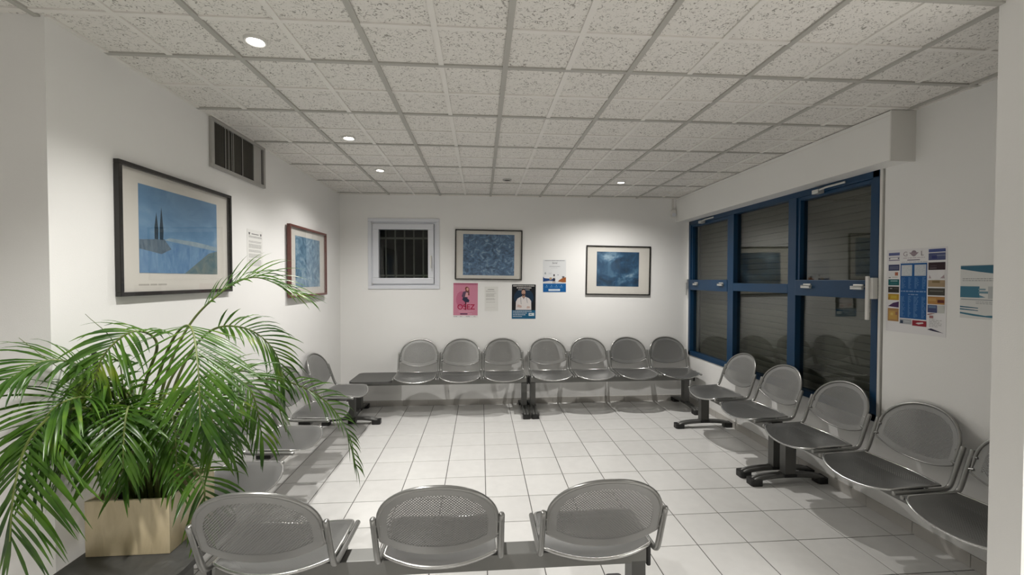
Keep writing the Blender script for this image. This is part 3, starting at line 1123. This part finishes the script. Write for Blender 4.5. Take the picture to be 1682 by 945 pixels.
# pinned note on the back wall
p = Print('white typed note pinned between the pink and the dark posters', 'back', 0.128, 1.30, 0.165, 0.300, paper=(0.72, 0.715, 0.69), name='pinned_note', category='note')
p.rect(0.22, 0.875, 0.70, 0.893, (0.16, 0.15, 0.14))
for v0, v1, r in ((0.77, 0.84, 3), (0.57, 0.73, 6), (0.44, 0.53, 3), (0.35, 0.38, 1), (0.13, 0.15, 1)):
    p.lines(0.1, v0, 0.86, v1, r, (0.40, 0.39, 0.37) if v0 > 0.2 else (0.60, 0.59, 0.57), 0.25)
p.done()

# dark poster with a doctor
p = Print('dark poster with a white-coated doctor, below the garden print', 'back', 0.527, 1.264, 0.295, 0.424, paper=(0.006, 0.007, 0.010), tilt=-0.5)
p.rect(0.0, 0.0, 1.0, 0.25, (0.006, 0.095, 0.20))
p.ell(0.5, 0.62, 0.42, 0.26, (0.008, 0.026, 0.055))
p.lines(0.05, 0.93, 0.95, 0.985, 1, (0.62, 0.60, 0.58), 0.02)
p.lines(0.20, 0.875, 0.82, 0.925, 1, (0.66, 0.62, 0.58), 0.02)
p.lines(0.26, 0.825, 0.76, 0.865, 1, (0.45, 0.43, 0.42), 0.02)
p.P([(0.16, 0.26), (0.82, 0.26), (0.81, 0.52), (0.72, 0.60), (0.58, 0.64), (0.40, 0.65), (0.24, 0.59), (0.17, 0.50)], (0.66, 0.62, 0.61))
p.P([(0.44, 0.66), (0.49, 0.56), (0.56, 0.65)], (0.22, 0.20, 0.22))
p.rect(0.43, 0.62, 0.55, 0.72, (0.36, 0.22, 0.16))
p.ell(0.485, 0.78, 0.095, 0.092, (0.05, 0.03, 0.022))
p.ell(0.485, 0.765, 0.080, 0.075, (0.47, 0.29, 0.22))
p.ell(0.485, 0.705, 0.060, 0.035, (0.06, 0.035, 0.026))
p.ell(0.485, 0.722, 0.028, 0.010, (0.36, 0.16, 0.13))
for s in (-1, 1):
    p.ell(0.485 + s * 0.034, 0.778, 0.014, 0.008, (0.04, 0.025, 0.02), 8)
p.P([(0.36, 0.64), (0.375, 0.64), (0.40, 0.42), (0.385, 0.42)], (0.10, 0.13, 0.16))
p.P([(0.60, 0.63), (0.615, 0.63), (0.66, 0.46), (0.645, 0.46)], (0.10, 0.13, 0.16))
p.P([(0.22, 0.34), (0.40, 0.32), (0.42, 0.38), (0.24, 0.42)], (0.52, 0.38, 0.34))
p.P([(0.62, 0.30), (0.76, 0.31), (0.76, 0.36), (0.64, 0.37)], (0.52, 0.38, 0.34))
p.lines(0.05, 0.195, 0.85, 0.240, 1, (0.50, 0.56, 0.60), 0.02)
p.lines(0.05, 0.145, 0.66, 0.188, 1, (0.50, 0.56, 0.60), 0.02)
p.lines(0.05, 0.095, 0.58, 0.138, 1, (0.50, 0.56, 0.60), 0.02)
p.lines(0.05, 0.045, 0.44, 0.088, 1, (0.50, 0.56, 0.60), 0.02)
p.rect(0.71, 0.085, 0.94, 0.17, (0.60, 0.66, 0.68))
p.rect(0.75, 0.12, 0.84, 0.14, (0.06, 0.10, 0.16))
p.done()

# blue and white poster
p = Print('white and blue poster headed with a script word, right of the garden print', 'back', 0.91, 1.582, 0.288, 0.402, paper=(0.68, 0.69, 0.70))
p.lines(0.08, 0.955, 0.95, 0.985, 1, (0.16, 0.16, 0.18), 0.02)
p.lines(0.28, 0.775, 0.76, 0.805, 2, (0.26, 0.27, 0.30), 0.1)
p.lines(0.35, 0.735, 0.66, 0.75, 1, (0.45, 0.46, 0.48), 0.1)
p.P([(0.0, 0.30), (0.45, 0.33), (0.55, 0.40), (0.22, 0.42), (0.06, 0.43), (0.0, 0.48)], (0.012, 0.055, 0.19))
p.P([(0.62, 0.30), (1.0, 0.30), (1.0, 0.46), (0.86, 0.44), (0.70, 0.37)], (0.30, 0.095, 0.025))
p.P([(0.0, 0.28), (1.0, 0.28), (0.7, 0.32), (0.3, 0.35), (0.0, 0.32)], (0.62, 0.60, 0.60))
p.rect(0.28, 0.38, 0.38, 0.45, (0.40, 0.28, 0.16))
p.rect(0.83, 0.44, 0.93, 0.49, (0.10, 0.10, 0.12))
p.ell(0.10, 0.58, 0.035, 0.035, (0.32, 0.36, 0.38))
p.lines(0.24, 0.54, 0.40, 0.60, 3, (0.48, 0.49, 0.52), 0.3)
p.ell(0.65, 0.53, 0.028, 0.012, (0.15, 0.16, 0.20))
p.ell(0.48, 0.52, 0.030, 0.035, (0.01, 0.01, 0.014))                                   # walking figure
p.P([(0.43, 0.42), (0.53, 0.42), (0.52, 0.49), (0.45, 0.49)], (0.60, 0.58, 0.56))
p.P([(0.43, 0.33), (0.53, 0.34), (0.52, 0.43), (0.43, 0.43)], (0.012, 0.015, 0.035))
p.rect(0.43, 0.26, 0.455, 0.33, (0.25, 0.17, 0.13))
p.rect(0.50, 0.26, 0.525, 0.34, (0.25, 0.17, 0.13))
p.rect(0.0, 0.0, 1.0, 0.265, (0.004, 0.10, 0.31))
for u in (0.16, 0.37, 0.58, 0.80):
    p.ell(u, 0.205, 0.018, 0.014, (0.30, 0.46, 0.62), 8)
    p.lines(u - 0.07, 0.145, u + 0.07, 0.17, 1, (0.24, 0.40, 0.58), 0.1)
p.rect(0.24, 0.035, 0.74, 0.095, (0.62, 0.70, 0.76))
p.lines(0.28, 0.05, 0.70, 0.08, 1, (0.30, 0.42, 0.55), 0.05)
p.text('Santé', 0.030, 0.50, 0.875, (0.05, 0.05, 0.07), shear=0.35)
p.done()

# typed notice on the left wall
p = Print('white typed notice taped to the left wall between the two framed prints', 'left', 3.27, 1.755, 0.215, 0.300, paper=(0.74, 0.735, 0.71), name='pinned_note', category='note')
for u in (0.14, 0.88):
    p.P([(u - 0.055, 0.925), (u + 0.055, 0.925), (u + 0.02, 0.865), (u - 0.02, 0.865)], (0.10, 0.10, 0.10))
p.rect(0.28, 0.888, 0.74, 0.907, (0.14, 0.14, 0.14))
p.lines(0.10, 0.80, 0.95, 0.85, 2, (0.22, 0.22, 0.22), 0.02)
for v0, v1, r in ((0.68, 0.73, 2), (0.55, 0.65, 4), (0.45, 0.51, 2), (0.31, 0.41, 4), (0.11, 0.27, 6)):
    p.lines(0.10, v0, 0.92, v1, r, (0.34, 0.34, 0.33), 0.08)
p.done()

# directory poster on the right wall
p = Print('tall directory poster with a blue centre and coloured adverts, beside the blue window', 'right', 2.348, 1.468, 0.352, 0.515, paper=(0.72, 0.71, 0.72))
def ad(u0, v0, u1, v1, c, extra=()):
    p.rect(u0, v0, u1, v1, c)
    for (a, b, c2, d, k) in extra:
        p.rect(u0 + (u1 - u0) * a, v0 + (v1 - v0) * b, u0 + (u1 - u0) * c2, v0 + (v1 - v0) * d, k)
white = (0.70, 0.69, 0.70)
LU0, LU1, RU0, RU1 = 0.035, 0.235, 0.72, 0.975
ad(LU0, 0.93, LU1, 0.965, (0.10, 0.12, 0.28))
ad(LU0, 0.865, LU1, 0.918, white, ((0, 0.75, 1, 0.9, (0.3, 0.3, 0.4)), (0, 0.05, 1, 0.25, (0.2, 0.18, 0.28)), (0.02, 0.4, 0.14, 0.7, (0.1, 0.1, 0.14)), (0.84, 0.4, 0.97, 0.7, (0.1, 0.1, 0.14))))
ad(LU0, 0.745, LU1, 0.82, (0.05, 0.06, 0.13), ((0.1, 0.55, 0.9, 0.65, (0.2, 0.22, 0.32)), (0.1, 0.3, 0.9, 0.38, (0.17, 0.18, 0.27))))
ad(LU0, 0.655, LU1, 0.73, white, ((0.60, 0.4, 0.88, 0.95, (0.40, 0.13, 0.07)), (0.02, 0.0, 0.22, 0.14, (0.12, 0.12, 0.12)), (0.35, 0.05, 0.85, 0.2, (0.5, 0.49, 0.46))))
ad(LU0, 0.565, LU1, 0.64, (0.004, 0.10, 0.11), ((0.2, 0.65, 0.85, 0.8, (0.3, 0.45, 0.46)), (0.2, 0.3, 0.8, 0.38, (0.05, 0.2, 0.22))))
ad(LU0, 0.475, LU1, 0.55, (0.022, 0.020, 0.018), ((0.15, 0.6, 0.38, 0.75, (0.3, 0.29, 0.27)), (0.5, 0.65, 0.9, 0.72, (0.12, 0.1, 0.1))))
ad(LU0, 0.385, LU1, 0.46, (0.42, 0.25, 0.02), ((0.25, 0.25, 0.8, 0.75, (0.5, 0.36, 0.04)), (0.02, 0.1, 0.15, 0.4, (0.3, 0.14, 0.02))))
p.rect(LU0, 0.30, LU1, 0.37, white)
p.P([(LU0, 0.305), (LU1, 0.295), (LU1, 0.37), (0.13, 0.35)], (0.055, 0.02, 0.085))
ad(LU0, 0.125, LU1, 0.283, (0.36, 0.20, 0.075), ((0.1, 0.15, 0.85, 0.8, (0.46, 0.28, 0.07)), (0.25, 0.45, 0.5, 0.65, (0.55, 0.40, 0.12)), (0.7, 0.5, 0.92, 0.75, (0.28, 0.13, 0.07))))
# headline zone
p.ell(0.48, 0.945, 0.045, 0.035, (0.24, 0.19, 0.22))
p.P([(0.40, 0.955), (0.56, 0.955), (0.52, 0.925), (0.44, 0.925)], (0.30, 0.24, 0.27))
p.lines(0.30, 0.885, 0.68, 0.90, 1, (0.45, 0.38, 0.42), 0.05)
p.rect(0.37, 0.862, 0.58, 0.872, (0.16, 0.14, 0.18))
p.lines(0.27, 0.838, 0.70, 0.85, 1, (0.40, 0.39, 0.44), 0.02)
# blue table
p.rect(0.255, 0.175, 0.70, 0.83, (0.006, 0.085, 0.27))
p.rect(0.272, 0.68, 0.455, 0.81, (0.52, 0.55, 0.58))
p.rect(0.495, 0.68, 0.685, 0.81, (0.46, 0.50, 0.55))
p.lines(0.285, 0.69, 0.45, 0.80, 6, (0.62, 0.64, 0.65), 0.4)
p.lines(0.505, 0.69, 0.68, 0.80, 8, (0.58, 0.61, 0.64), 0.3)
pale = (0.10, 0.22, 0.44)
for u0, u1 in ((0.275, 0.355), (0.395, 0.45), (0.50, 0.575), (0.625, 0.69)):
    p.lines(u0, 0.53, u1, 0.665, 10, pale, 0.5)
p.lines(0.27, 0.485, 0.69, 0.51, 1, (0.22, 0.33, 0.52), 0.02)
p.lines(0.40, 0.45, 0.56, 0.47, 1, (0.24, 0.35, 0.54), 0.02)
for u0, u1 in ((0.27, 0.345), (0.395, 0.45), (0.49, 0.575), (0.62, 0.69)):
    p.lines(u0, 0.19, u1, 0.44, 17, pale, 0.6)
ad(0.255, 0.105, 0.46, 0.165, (0.36, 0.38, 0.40), ((0.05, 0.1, 0.3, 0.7, (0.03, 0.05, 0.09)), (0.4, 0.5, 0.85, 0.6, (0.55, 0.56, 0.58))))
p.rect(0.475, 0.095, 0.705, 0.16, (0.27, 0.014, 0.03))
p.P([(0.53, 0.125), (0.58, 0.115), (0.66, 0.13), (0.65, 0.145), (0.56, 0.135)], (0.6, 0.56, 0.55))
ad(RU0, 0.945, RU1, 0.98, (0.06, 0.085, 0.25))
ad(RU0, 0.855, RU1, 0.935, (0.07, 0.085, 0.19), ((0.2, 0.2, 0.5, 0.6, (0.03, 0.04, 0.16)), (0.5, 0.55, 1, 0.7, (0.20, 0.22, 0.3))))
ad(RU0, 0.745, RU1, 0.83, (0.028, 0.012, 0.018), ((0.08, 0.2, 0.5, 0.28, (0.17, 0.14, 0.15)), (0.1, 0.5, 0.5, 0.56, (0.10, 0.07, 0.09))))
p.rect(RU0, 0.64, RU1, 0.735, white)
p.P([(0.73, 0.65), (0.77, 0.65), (0.74, 0.69)], (0.40, 0.32, 0.34))
p.P([(0.97, 0.65), (0.90, 0.65), (0.96, 0.69)], (0.40, 0.32, 0.34))
ad(RU0, 0.555, RU1, 0.63, (0.34, 0.25, 0.15), ((0.25, 0.6, 0.7, 0.9, (0.2, 0.14, 0.06)),))
ad(RU0, 0.46, RU1, 0.54, (0.055, 0.052, 0.042), ((0.1, 0.55, 0.9, 0.65, (0.22, 0.21, 0.18)),))
ad(RU0, 0.36, RU1, 0.445, (0.40, 0.20, 0.055), ((0.58, 0.2, 0.98, 0.6, (0.11, 0.02, 0.012)), (0.05, 0.4, 0.5, 0.8, (0.48, 0.28, 0.09))))
ad(RU0, 0.265, 0.865, 0.35, (0.05, 0.065, 0.16), ((0.1, 0.6, 0.9, 0.9, (0.13, 0.2, 0.3)),))
p.rect(0.875, 0.265, RU1, 0.35, (0.52, 0.53, 0.50))
p.P([(RU0, 0.235), (0.84, 0.255), (0.78, 0.255), (RU0, 0.245)], (0.25, 0.06, 0.07))
p.rect(0.75, 0.20, 0.81, 0.23, (0.35, 0.16, 0.16))
p.lines(0.75, 0.10, 0.96, 0.19, 5, (0.5, 0.5, 0.5), 0.4)
p.P([(RU0, 0.07), (0.78, 0.085), (0.97, 0.045), (0.80, 0.058)], (0.04, 0.035, 0.075))
p.text('G', 0.040, 0.34, 0.915, (0.32, 0.28, 0.30))
p.text('L', 0.040, 0.62, 0.915, (0.30, 0.26, 0.28))
p.done()

# teal and white poster next to it
p = Print('white poster with teal bands on the right wall, partly behind the near corner', 'right', 2.0, 1.474, 0.21, 0.285, paper=(0.64, 0.645, 0.63))
teal = (0.035, 0.13, 0.20)
p.P([(0.0, 0.985), (0.0, 0.925), (0.40, 0.87), (1.0, 0.80), (1.0, 0.99)], teal)
p.lines(0.05, 0.69, 0.98, 0.76, 2, (0.36, 0.37, 0.37), 0.1)
p.rect(0.0, 0.39, 0.42, 0.60, (0.05, 0.17, 0.25))
p.P([(0.42, 0.39), (0.55, 0.40), (0.42, 0.44)], (0.12, 0.24, 0.31))
p.rect(0.40, 0.47, 0.65, 0.51, (0.15, 0.26, 0.32))
p.rect(0.40, 0.53, 0.55, 0.56, (0.20, 0.30, 0.35))
p.rect(0.60, 0.38, 1.0, 0.60, (0.46, 0.48, 0.48))
p.rect(0.02, 0.345, 0.98, 0.36, (0.28, 0.30, 0.31))
p.lines(0.35, 0.27, 0.9, 0.33, 2, (0.40, 0.41, 0.41), 0.1)
p.P([(0.0, 0.20), (0.40, 0.19), (0.40, 0.205), (0.0, 0.225)], teal)
p.P([(0.0, 0.155), (0.40, 0.145), (0.40, 0.158), (0.0, 0.18)], teal)
p.rect(0.72, 0.13, 0.98, 0.21, (0.40, 0.44, 0.45))
p.P([(0.0, 0.08), (0.3, 0.05), (1.0, 0.02), (1.0, 0.10), (0.55, 0.065), (0.0, 0.11)], (0.05, 0.17, 0.25))
p.done()

# ------------------------------------------------------------------ air vent high on the left wall
vm = wall_matrix('left', XL, 3.075, 2.396)
vent = tag(empty('wall_air_vent', matrix=vm), 'grey metal air vent with dark slats, high on the left wall under the ceiling', 'vent')
VW, VH = 0.325, 0.155
ring(MB(), VW, VH, VW - 0.026, VH - 0.022, 0.001, 0.02).build('frame', 'vent_metal', vent, bevel=0.002)
MB().box(-VW + 0.026, VW - 0.026, -VH + 0.022, VH - 0.022, 0.001, 0.003).build('dark_backing', 'void', vent)
MB().box(0.165, 0.270, -VH + 0.022, VH - 0.022, 0.008, 0.014).build('blank_panel', 'vent_metal', vent)
x = -0.285
k = 0
while x < 0.16:
    bright = k in (6, 8, 10, 11, 17)
    MB().box(x, x + (0.0022 if bright else 0.004), -VH + 0.022, VH - 0.022, 0.010 if bright else 0.003, 0.014).build('slat', 'vent_metal' if bright else 'vent_slat', vent,
             Matrix.Translation((x + 0.002, 0, 0.008)) @ Matrix.Rotation(R(25), 4, 'Y') @ Matrix.Translation((-x - 0.002, 0, -0.008)))
    x += 0.018
    k += 1

# ------------------------------------------------------------------ motion detector in the far right corner
det = tag(empty('motion_detector', matrix=wall_matrix('back', 2.415, YB, 2.37)), 'small white motion detector below the ceiling beside the shutter housing', 'detector')
MB().prism(rounded_rect(-0.030, 0.030, -0.05, 0.045, 0.02, 4), 0.001, 0.04).build('housing', 'white_plastic', det, bevel=0.006)
MB().prism(rounded_rect(-0.024, 0.024, -0.042, 0.0, 0.012, 4), 0.04, 0.046).build('lens', 'pvc', det)
MB().box(-0.010, 0.010, 0.045, 0.185, 0.001, 0.012).build('cable_duct', 'white_plastic', det)

# ------------------------------------------------------------------ planter and palm
PX0, PX1, PY0, PY1, PZ0, PZ1 = -1.58, -1.26, 1.78, 2.07, 0.427, 0.652
pc = ((PX0 + PX1) / 2, (PY0 + PY1) / 2)
planter = tag(empty('planter_box', (pc[0], pc[1], PZ0)), 'beige stone-patterned square planter holding the palm', 'planter')
hx, hy, hz, t = (PX1 - PX0) / 2, (PY1 - PY0) / 2, PZ1 - PZ0, 0.010
pb = MB()
pb.box(-hx, hx, -hy, -hy + t, 0, hz)
pb.build('side_panel', 'planter', planter, bevel=0.0015)
MB().box(-hx, hx, hy - t, hy, 0, hz).build('side_panel', 'planter', planter, bevel=0.0015)
MB().box(-hx, -hx + t, -hy + t, hy - t, 0, hz).build('side_panel', 'planter', planter, bevel=0.0015)
MB().box(hx - t, hx, -hy + t, hy - t, 0, hz).build('side_panel', 'planter', planter, bevel=0.0015)
MB().box(-hx + t, hx - t, -hy + t, hy - t, 0, 0.01).build('bottom', 'planter', planter)
# soil: uneven top
sm = MB()
N = 14
vs, fs = [], []
for i in range(N + 1):
    for j in range(N + 1):
        vs.append((-hx + t + (2 * hx - 2 * t) * i / N, -hy + t + (2 * hy - 2 * t) * j / N, 0.150 + rnd.uniform(-0.006, 0.010)))
for i in range(N):
    for j in range(N):
        fs.append((i * (N + 1) + j, (i + 1) * (N + 1) + j, (i + 1) * (N + 1) + j + 1, i * (N + 1) + j + 1))
sm.add(vs, fs)
soil = sm.build('soil', 'soil', planter, smooth=80)

FRONDS = [
    # rachis points, start of leaflets, leaflet length, pairs, separate leaflets?
    ([(-1.474, 1.950, 0.578), (-1.413, 1.950, 1.001), (-1.343, 1.980, 1.265), (-1.238, 2.020, 1.437), (-1.081, 2.080, 1.549), (-0.889, 2.120, 1.466)], 0.56, 0.27, 21, 1),
    ([(-1.472, 1.930, 0.578), (-1.406, 1.900, 1.015), (-1.289, 1.850, 1.278), (-1.143, 1.740, 1.355), (-1.039, 1.620, 1.224), (-0.995, 1.560, 1.019)], 0.52, 0.30, 22, 1),
    ([(-1.463, 1.970, 0.578), (-1.389, 2.000, 1.041), (-1.272, 2.050, 1.288), (-1.122, 2.100, 1.303), (-1.010, 2.140, 1.178), (-0.976, 2.150, 0.994)], 0.45, 0.24, 22, 0),
    ([(-1.496, 1.930, 0.578), (-1.443, 1.900, 1.042), (-1.347, 1.850, 1.269), (-1.394, 1.790, 1.330), (-1.464, 1.740, 1.242), (-1.493, 1.720, 1.093)], 0.45, 0.24, 22, 0),
    ([(-1.481, 1.900, 0.578), (-1.478, 1.850, 0.955), (-1.518, 1.750, 1.176), (-1.576, 1.650, 1.244), (-1.616, 1.550, 1.195)], 0.42, 0.24, 20, 0),
    ([(-1.483, 1.880, 0.578), (-1.477, 1.750, 0.989), (-1.500, 1.620, 1.066), (-1.524, 1.530, 1.002), (-1.525, 1.480, 0.860), (-1.523, 1.460, 0.691)], 0.42, 0.36, 22, 1),
    ([(-1.471, 1.980, 0.578), (-1.332, 2.050, 0.884), (-1.109, 2.150, 1.042), (-0.898, 2.240, 0.969), (-0.750, 2.300, 0.786), (-0.675, 2.320, 0.511)], 0.42, 0.20, 24, 1),
    ([(-1.447, 1.930, 0.578), (-1.320, 1.860, 0.762), (-1.164, 1.760, 0.793), (-1.074, 1.700, 0.734), (-1.070, 1.680, 0.578)], 0.45, 0.20, 14, 1),
    ([(-1.477, 1.970, 0.578), (-1.355, 1.950, 0.973), (-1.156, 1.900, 1.129), (-0.995, 1.880, 1.065), (-0.942, 1.880, 0.839)], 0.40, 0.24, 22, 1),
    ([(-1.474, 1.950, 0.578), (-1.388, 1.900, 0.936), (-1.215, 1.800, 1.090), (-1.067, 1.720, 1.049), (-1.034, 1.700, 0.864)], 0.40, 0.24, 20, 0),
    ([(-1.489, 1.920, 0.578), (-1.490, 1.850, 0.930), (-1.476, 1.700, 1.087), (-1.511, 1.600, 1.084), (-1.544, 1.550, 0.963)], 0.40, 0.26, 20, 1),
    ([(-1.449, 1.900, 0.578), (-1.408, 1.820, 0.926), (-1.364, 1.730, 1.045), (-1.327, 1.660, 0.992), (-1.320, 1.640, 0.841)], 0.40, 0.22, 16, 0),
    ([(-1.502, 1.980, 0.578), (-1.522, 1.960, 0.983), (-1.553, 1.930, 1.182), (-1.596, 1.860, 1.166), (-1.622, 1.800, 1.022)], 0.42, 0.22, 18, 0),
    ([(-1.476, 1.990, 0.578), (-1.350, 2.080, 0.933), (-1.200, 2.160, 1.086), (-1.071, 2.220, 0.977), (-1.016, 2.260, 0.742)], 0.42, 0.20, 20, 0),
    ([(-1.504, 2.000, 0.578), (-1.485, 2.080, 0.993), (-1.401, 2.120, 1.157), (-1.273, 2.140, 1.122), (-1.168, 2.150, 0.907)], 0.42, 0.22, 18, 0),
    ([(-1.472, 1.940, 0.578), (-1.435, 1.920, 0.904), (-1.348, 1.860, 1.026), (-1.252, 1.800, 0.966), (-1.222, 1.770, 0.779)], 0.40, 0.20, 16, 0),
    ([(-1.481, 1.900, 0.578), (-1.490, 1.820, 0.890), (-1.517, 1.720, 1.000), (-1.542, 1.620, 0.968), (-1.547, 1.570, 0.816)], 0.40, 0.24, 18, 0),
]
ROLL = {0: 18, 2: 30, 6: 25, 8: 20, 3: -20, 4: -25, 10: -20}
STIFF = {0: 0.7, 1: 0.3, 5: 0.4}
SIDE = {1: (1.0, 0.15, 0.0), 5: (1.0, -0.1, 0.0)}
prr = random.Random(21)
for k in range(13):                      # shorter inner fronds that fill the crown
    az = R(prr.uniform(-170, 0))
    rr = prr.uniform(0.16, 0.34)
    hx_, hy_ = math.cos(az), math.sin(az)
    x0, y0 = -1.45 + prr.uniform(-0.05, 0.05), 1.93 + prr.uniform(-0.05, 0.05)
    h_ = prr.uniform(0.93, 1.13)
    q = [(x0, y0, 0.578), (x0 + hx_ * rr * 0.15, y0 + hy_ * rr * 0.15, 0.578 + (h_ - 0.578) * 0.6), (x0 + hx_ * rr * 0.5, y0 + hy_ * rr * 0.5, h_),
         (x0 + hx_ * rr * 0.85, y0 + hy_ * rr * 0.85, h_ - 0.05), (x0 + hx_ * rr * 1.1, y0 + hy_ * rr * 1.1, h_ - 0.22)]
    q = [(max(-1.63, a), b, c) for a, b, c in q]
    FRONDS.append((q, 0.36, prr.uniform(0.18, 0.24), 18, 0))
palm = tag(empty('potted_palm', (pc[0], pc[1], PZ0 + 0.15)), 'green arching palm with feathery fronds in the beige planter', 'plant')
base = Vector(palm.location)

def leaflet(mb, p, d, s, nrm, ln, w, droop):
    """one folded, tapering, drooping blade"""
    K = 6
    pos = Vector(p)
    dr = d.copy()
    vs = []
    for k in range(K + 1):
        f = k / K
        ww = w * (0.35 + 1.1 * f if f < 0.45 else 0.845 * ((1 - f) / 0.55) ** 0.7) if f < 1 else 0.0004
        side = dr.cross(nrm)
        if side.length < 1e-4:
            side = Vector((1, 0, 0))
        side.normalize()
        up = side.cross(dr).normalized()
        for q in (pos - side * ww + up * ww * 0.35, pos, pos + side * ww + up * ww * 0.35):
            q = Vector(q)
            if q.y > YRET - 0.03 and q.x < XL + 0.012:
                q.x = XL + 0.012
            if q.y > YRET - 0.012 and q.y < YRET + 0.2 and q.x < XL - 0.0:
                q.y = YRET - 0.012
            vs.append(q - base)
        pos = pos + dr * (ln / K)
        dr = (dr + Vector((0, 0, -droop * (0.5 + f)))).normalized()
    fs = []
    for k in range(K):
        a = k * 3
        fs += [(a, a + 3, a + 4, a + 1), (a + 1, a + 4, a + 5, a + 2)]
    mb.add(vs, fs)

for fi, (pts, t0, ln, pairs, single) in enumerate(FRONDS):
    path = smooth_path(pts, 10)
    n = len(path)
    head = path[-1] - path[0]
    head = Vector((head.x, head.y, 0))
    if head.length < 0.05:
        head = Vector((-0.3, -1, 0))
    head.normalize()
    S = Vector(SIDE[fi]).normalized() if fi in SIDE else head.cross(Vector((0, 0, 1))).normalized()
    rad = [0.0065 * (1 - 0.8 * i / (n - 1)) + 0.0008 for i in range(n)]
    fr = MB().tube([q - base for q in path], rad, 6).build('frond', 'stem', palm, smooth=60)
    joint = MB()
    for i in range(pairs):
        f = t0 + (1 - t0) * (i + 0.3) / pairs
        x = f * (n - 1)
        k = min(n - 2, int(x))
        p = path[k].lerp(path[k + 1], x - k)
        T = (path[k + 1] - path[k]).normalized()
        S_ = Matrix.Rotation(R(ROLL.get(fi, 0)), 3, T) @ S
        N_ = S_.cross(T).normalized()
        g = (f - t0) / (1 - t0)
        prof = 0.55 + 1.1 * g if g < 0.4 else 0.99 - 0.75 * (g - 0.4)
        for s in (-1, 1):
            ang = R((68 - 44 * g if fi else 56 - 38 * g) + rnd.uniform(-6, 6))
            d = (T * math.cos(ang) + S_ * s * math.sin(ang) + N_ * rnd.uniform(0.10, 0.34)).normalized()
            l2 = ln * prof * rnd.uniform(0.88, 1.1)
            tgt = MB() if single else joint
            leaflet(tgt, p, d, s, N_, l2, rnd.uniform(0.0068, 0.0092) * (0.8 + ln), rnd.uniform(0.12, 0.26) * STIFF.get(fi, 1.0))
            if single:
                tgt.build('leaflet', 'leaf', fr, smooth=80)
    if not single:
        jo = joint.build('leaflets', 'leaf', fr, smooth=80)
        jo['kind'] = 'stuff'
# unopened spears and the stems at the soil
for a, b in (((-1.519, 1.75, 1.086), (-1.624, 1.60, 1.334)), ((-1.468, 1.80, 1.268), (-1.527, 1.74, 1.406))):
    a, b = Vector(a), Vector(b)
    pth = smooth_path([Vector((-1.48, 1.90, 0.578)), (Vector((-1.48, 1.90, 0.578)) + a) / 2 + Vector((0, 0, 0.06)), a, b], 6)
    m_ = len(pth)
    MB().tube([q - base for q in pth], [0.004 * (1 - 0.8 * i / (m_ - 1)) for i in range(m_)], 6).build('leaf_spear', 'stem', palm, smooth=60)
for k in range(7):
    x, y = rnd.uniform(-1.50, -1.38), rnd.uniform(1.88, 2.0)
    MB().tube([Vector((x, y, 0.572)) - base, Vector((x + rnd.uniform(-0.02, 0.03), y, 0.80)) - base], [0.011, 0.007], 8).build('stem', 'stem', palm, smooth=60)
stake = tag(MB().box(-0.008, 0.008, -0.006, 0.006, -0.32, 0.32).build('plant_stake', 'stake', bevel=0.002), 'black flat stake standing among the palm fronds by the wall', 'stake')
sa, sb = Vector((-1.535, 1.90, 0.565)), Vector((-1.628, 1.885, 1.262))
stake.location = (sa + sb) / 2
stake.rotation_euler = (sb - sa).to_track_quat('Z', 'Y').to_euler()
stake.scale = (1, 1, (sb - sa).length / 0.64)
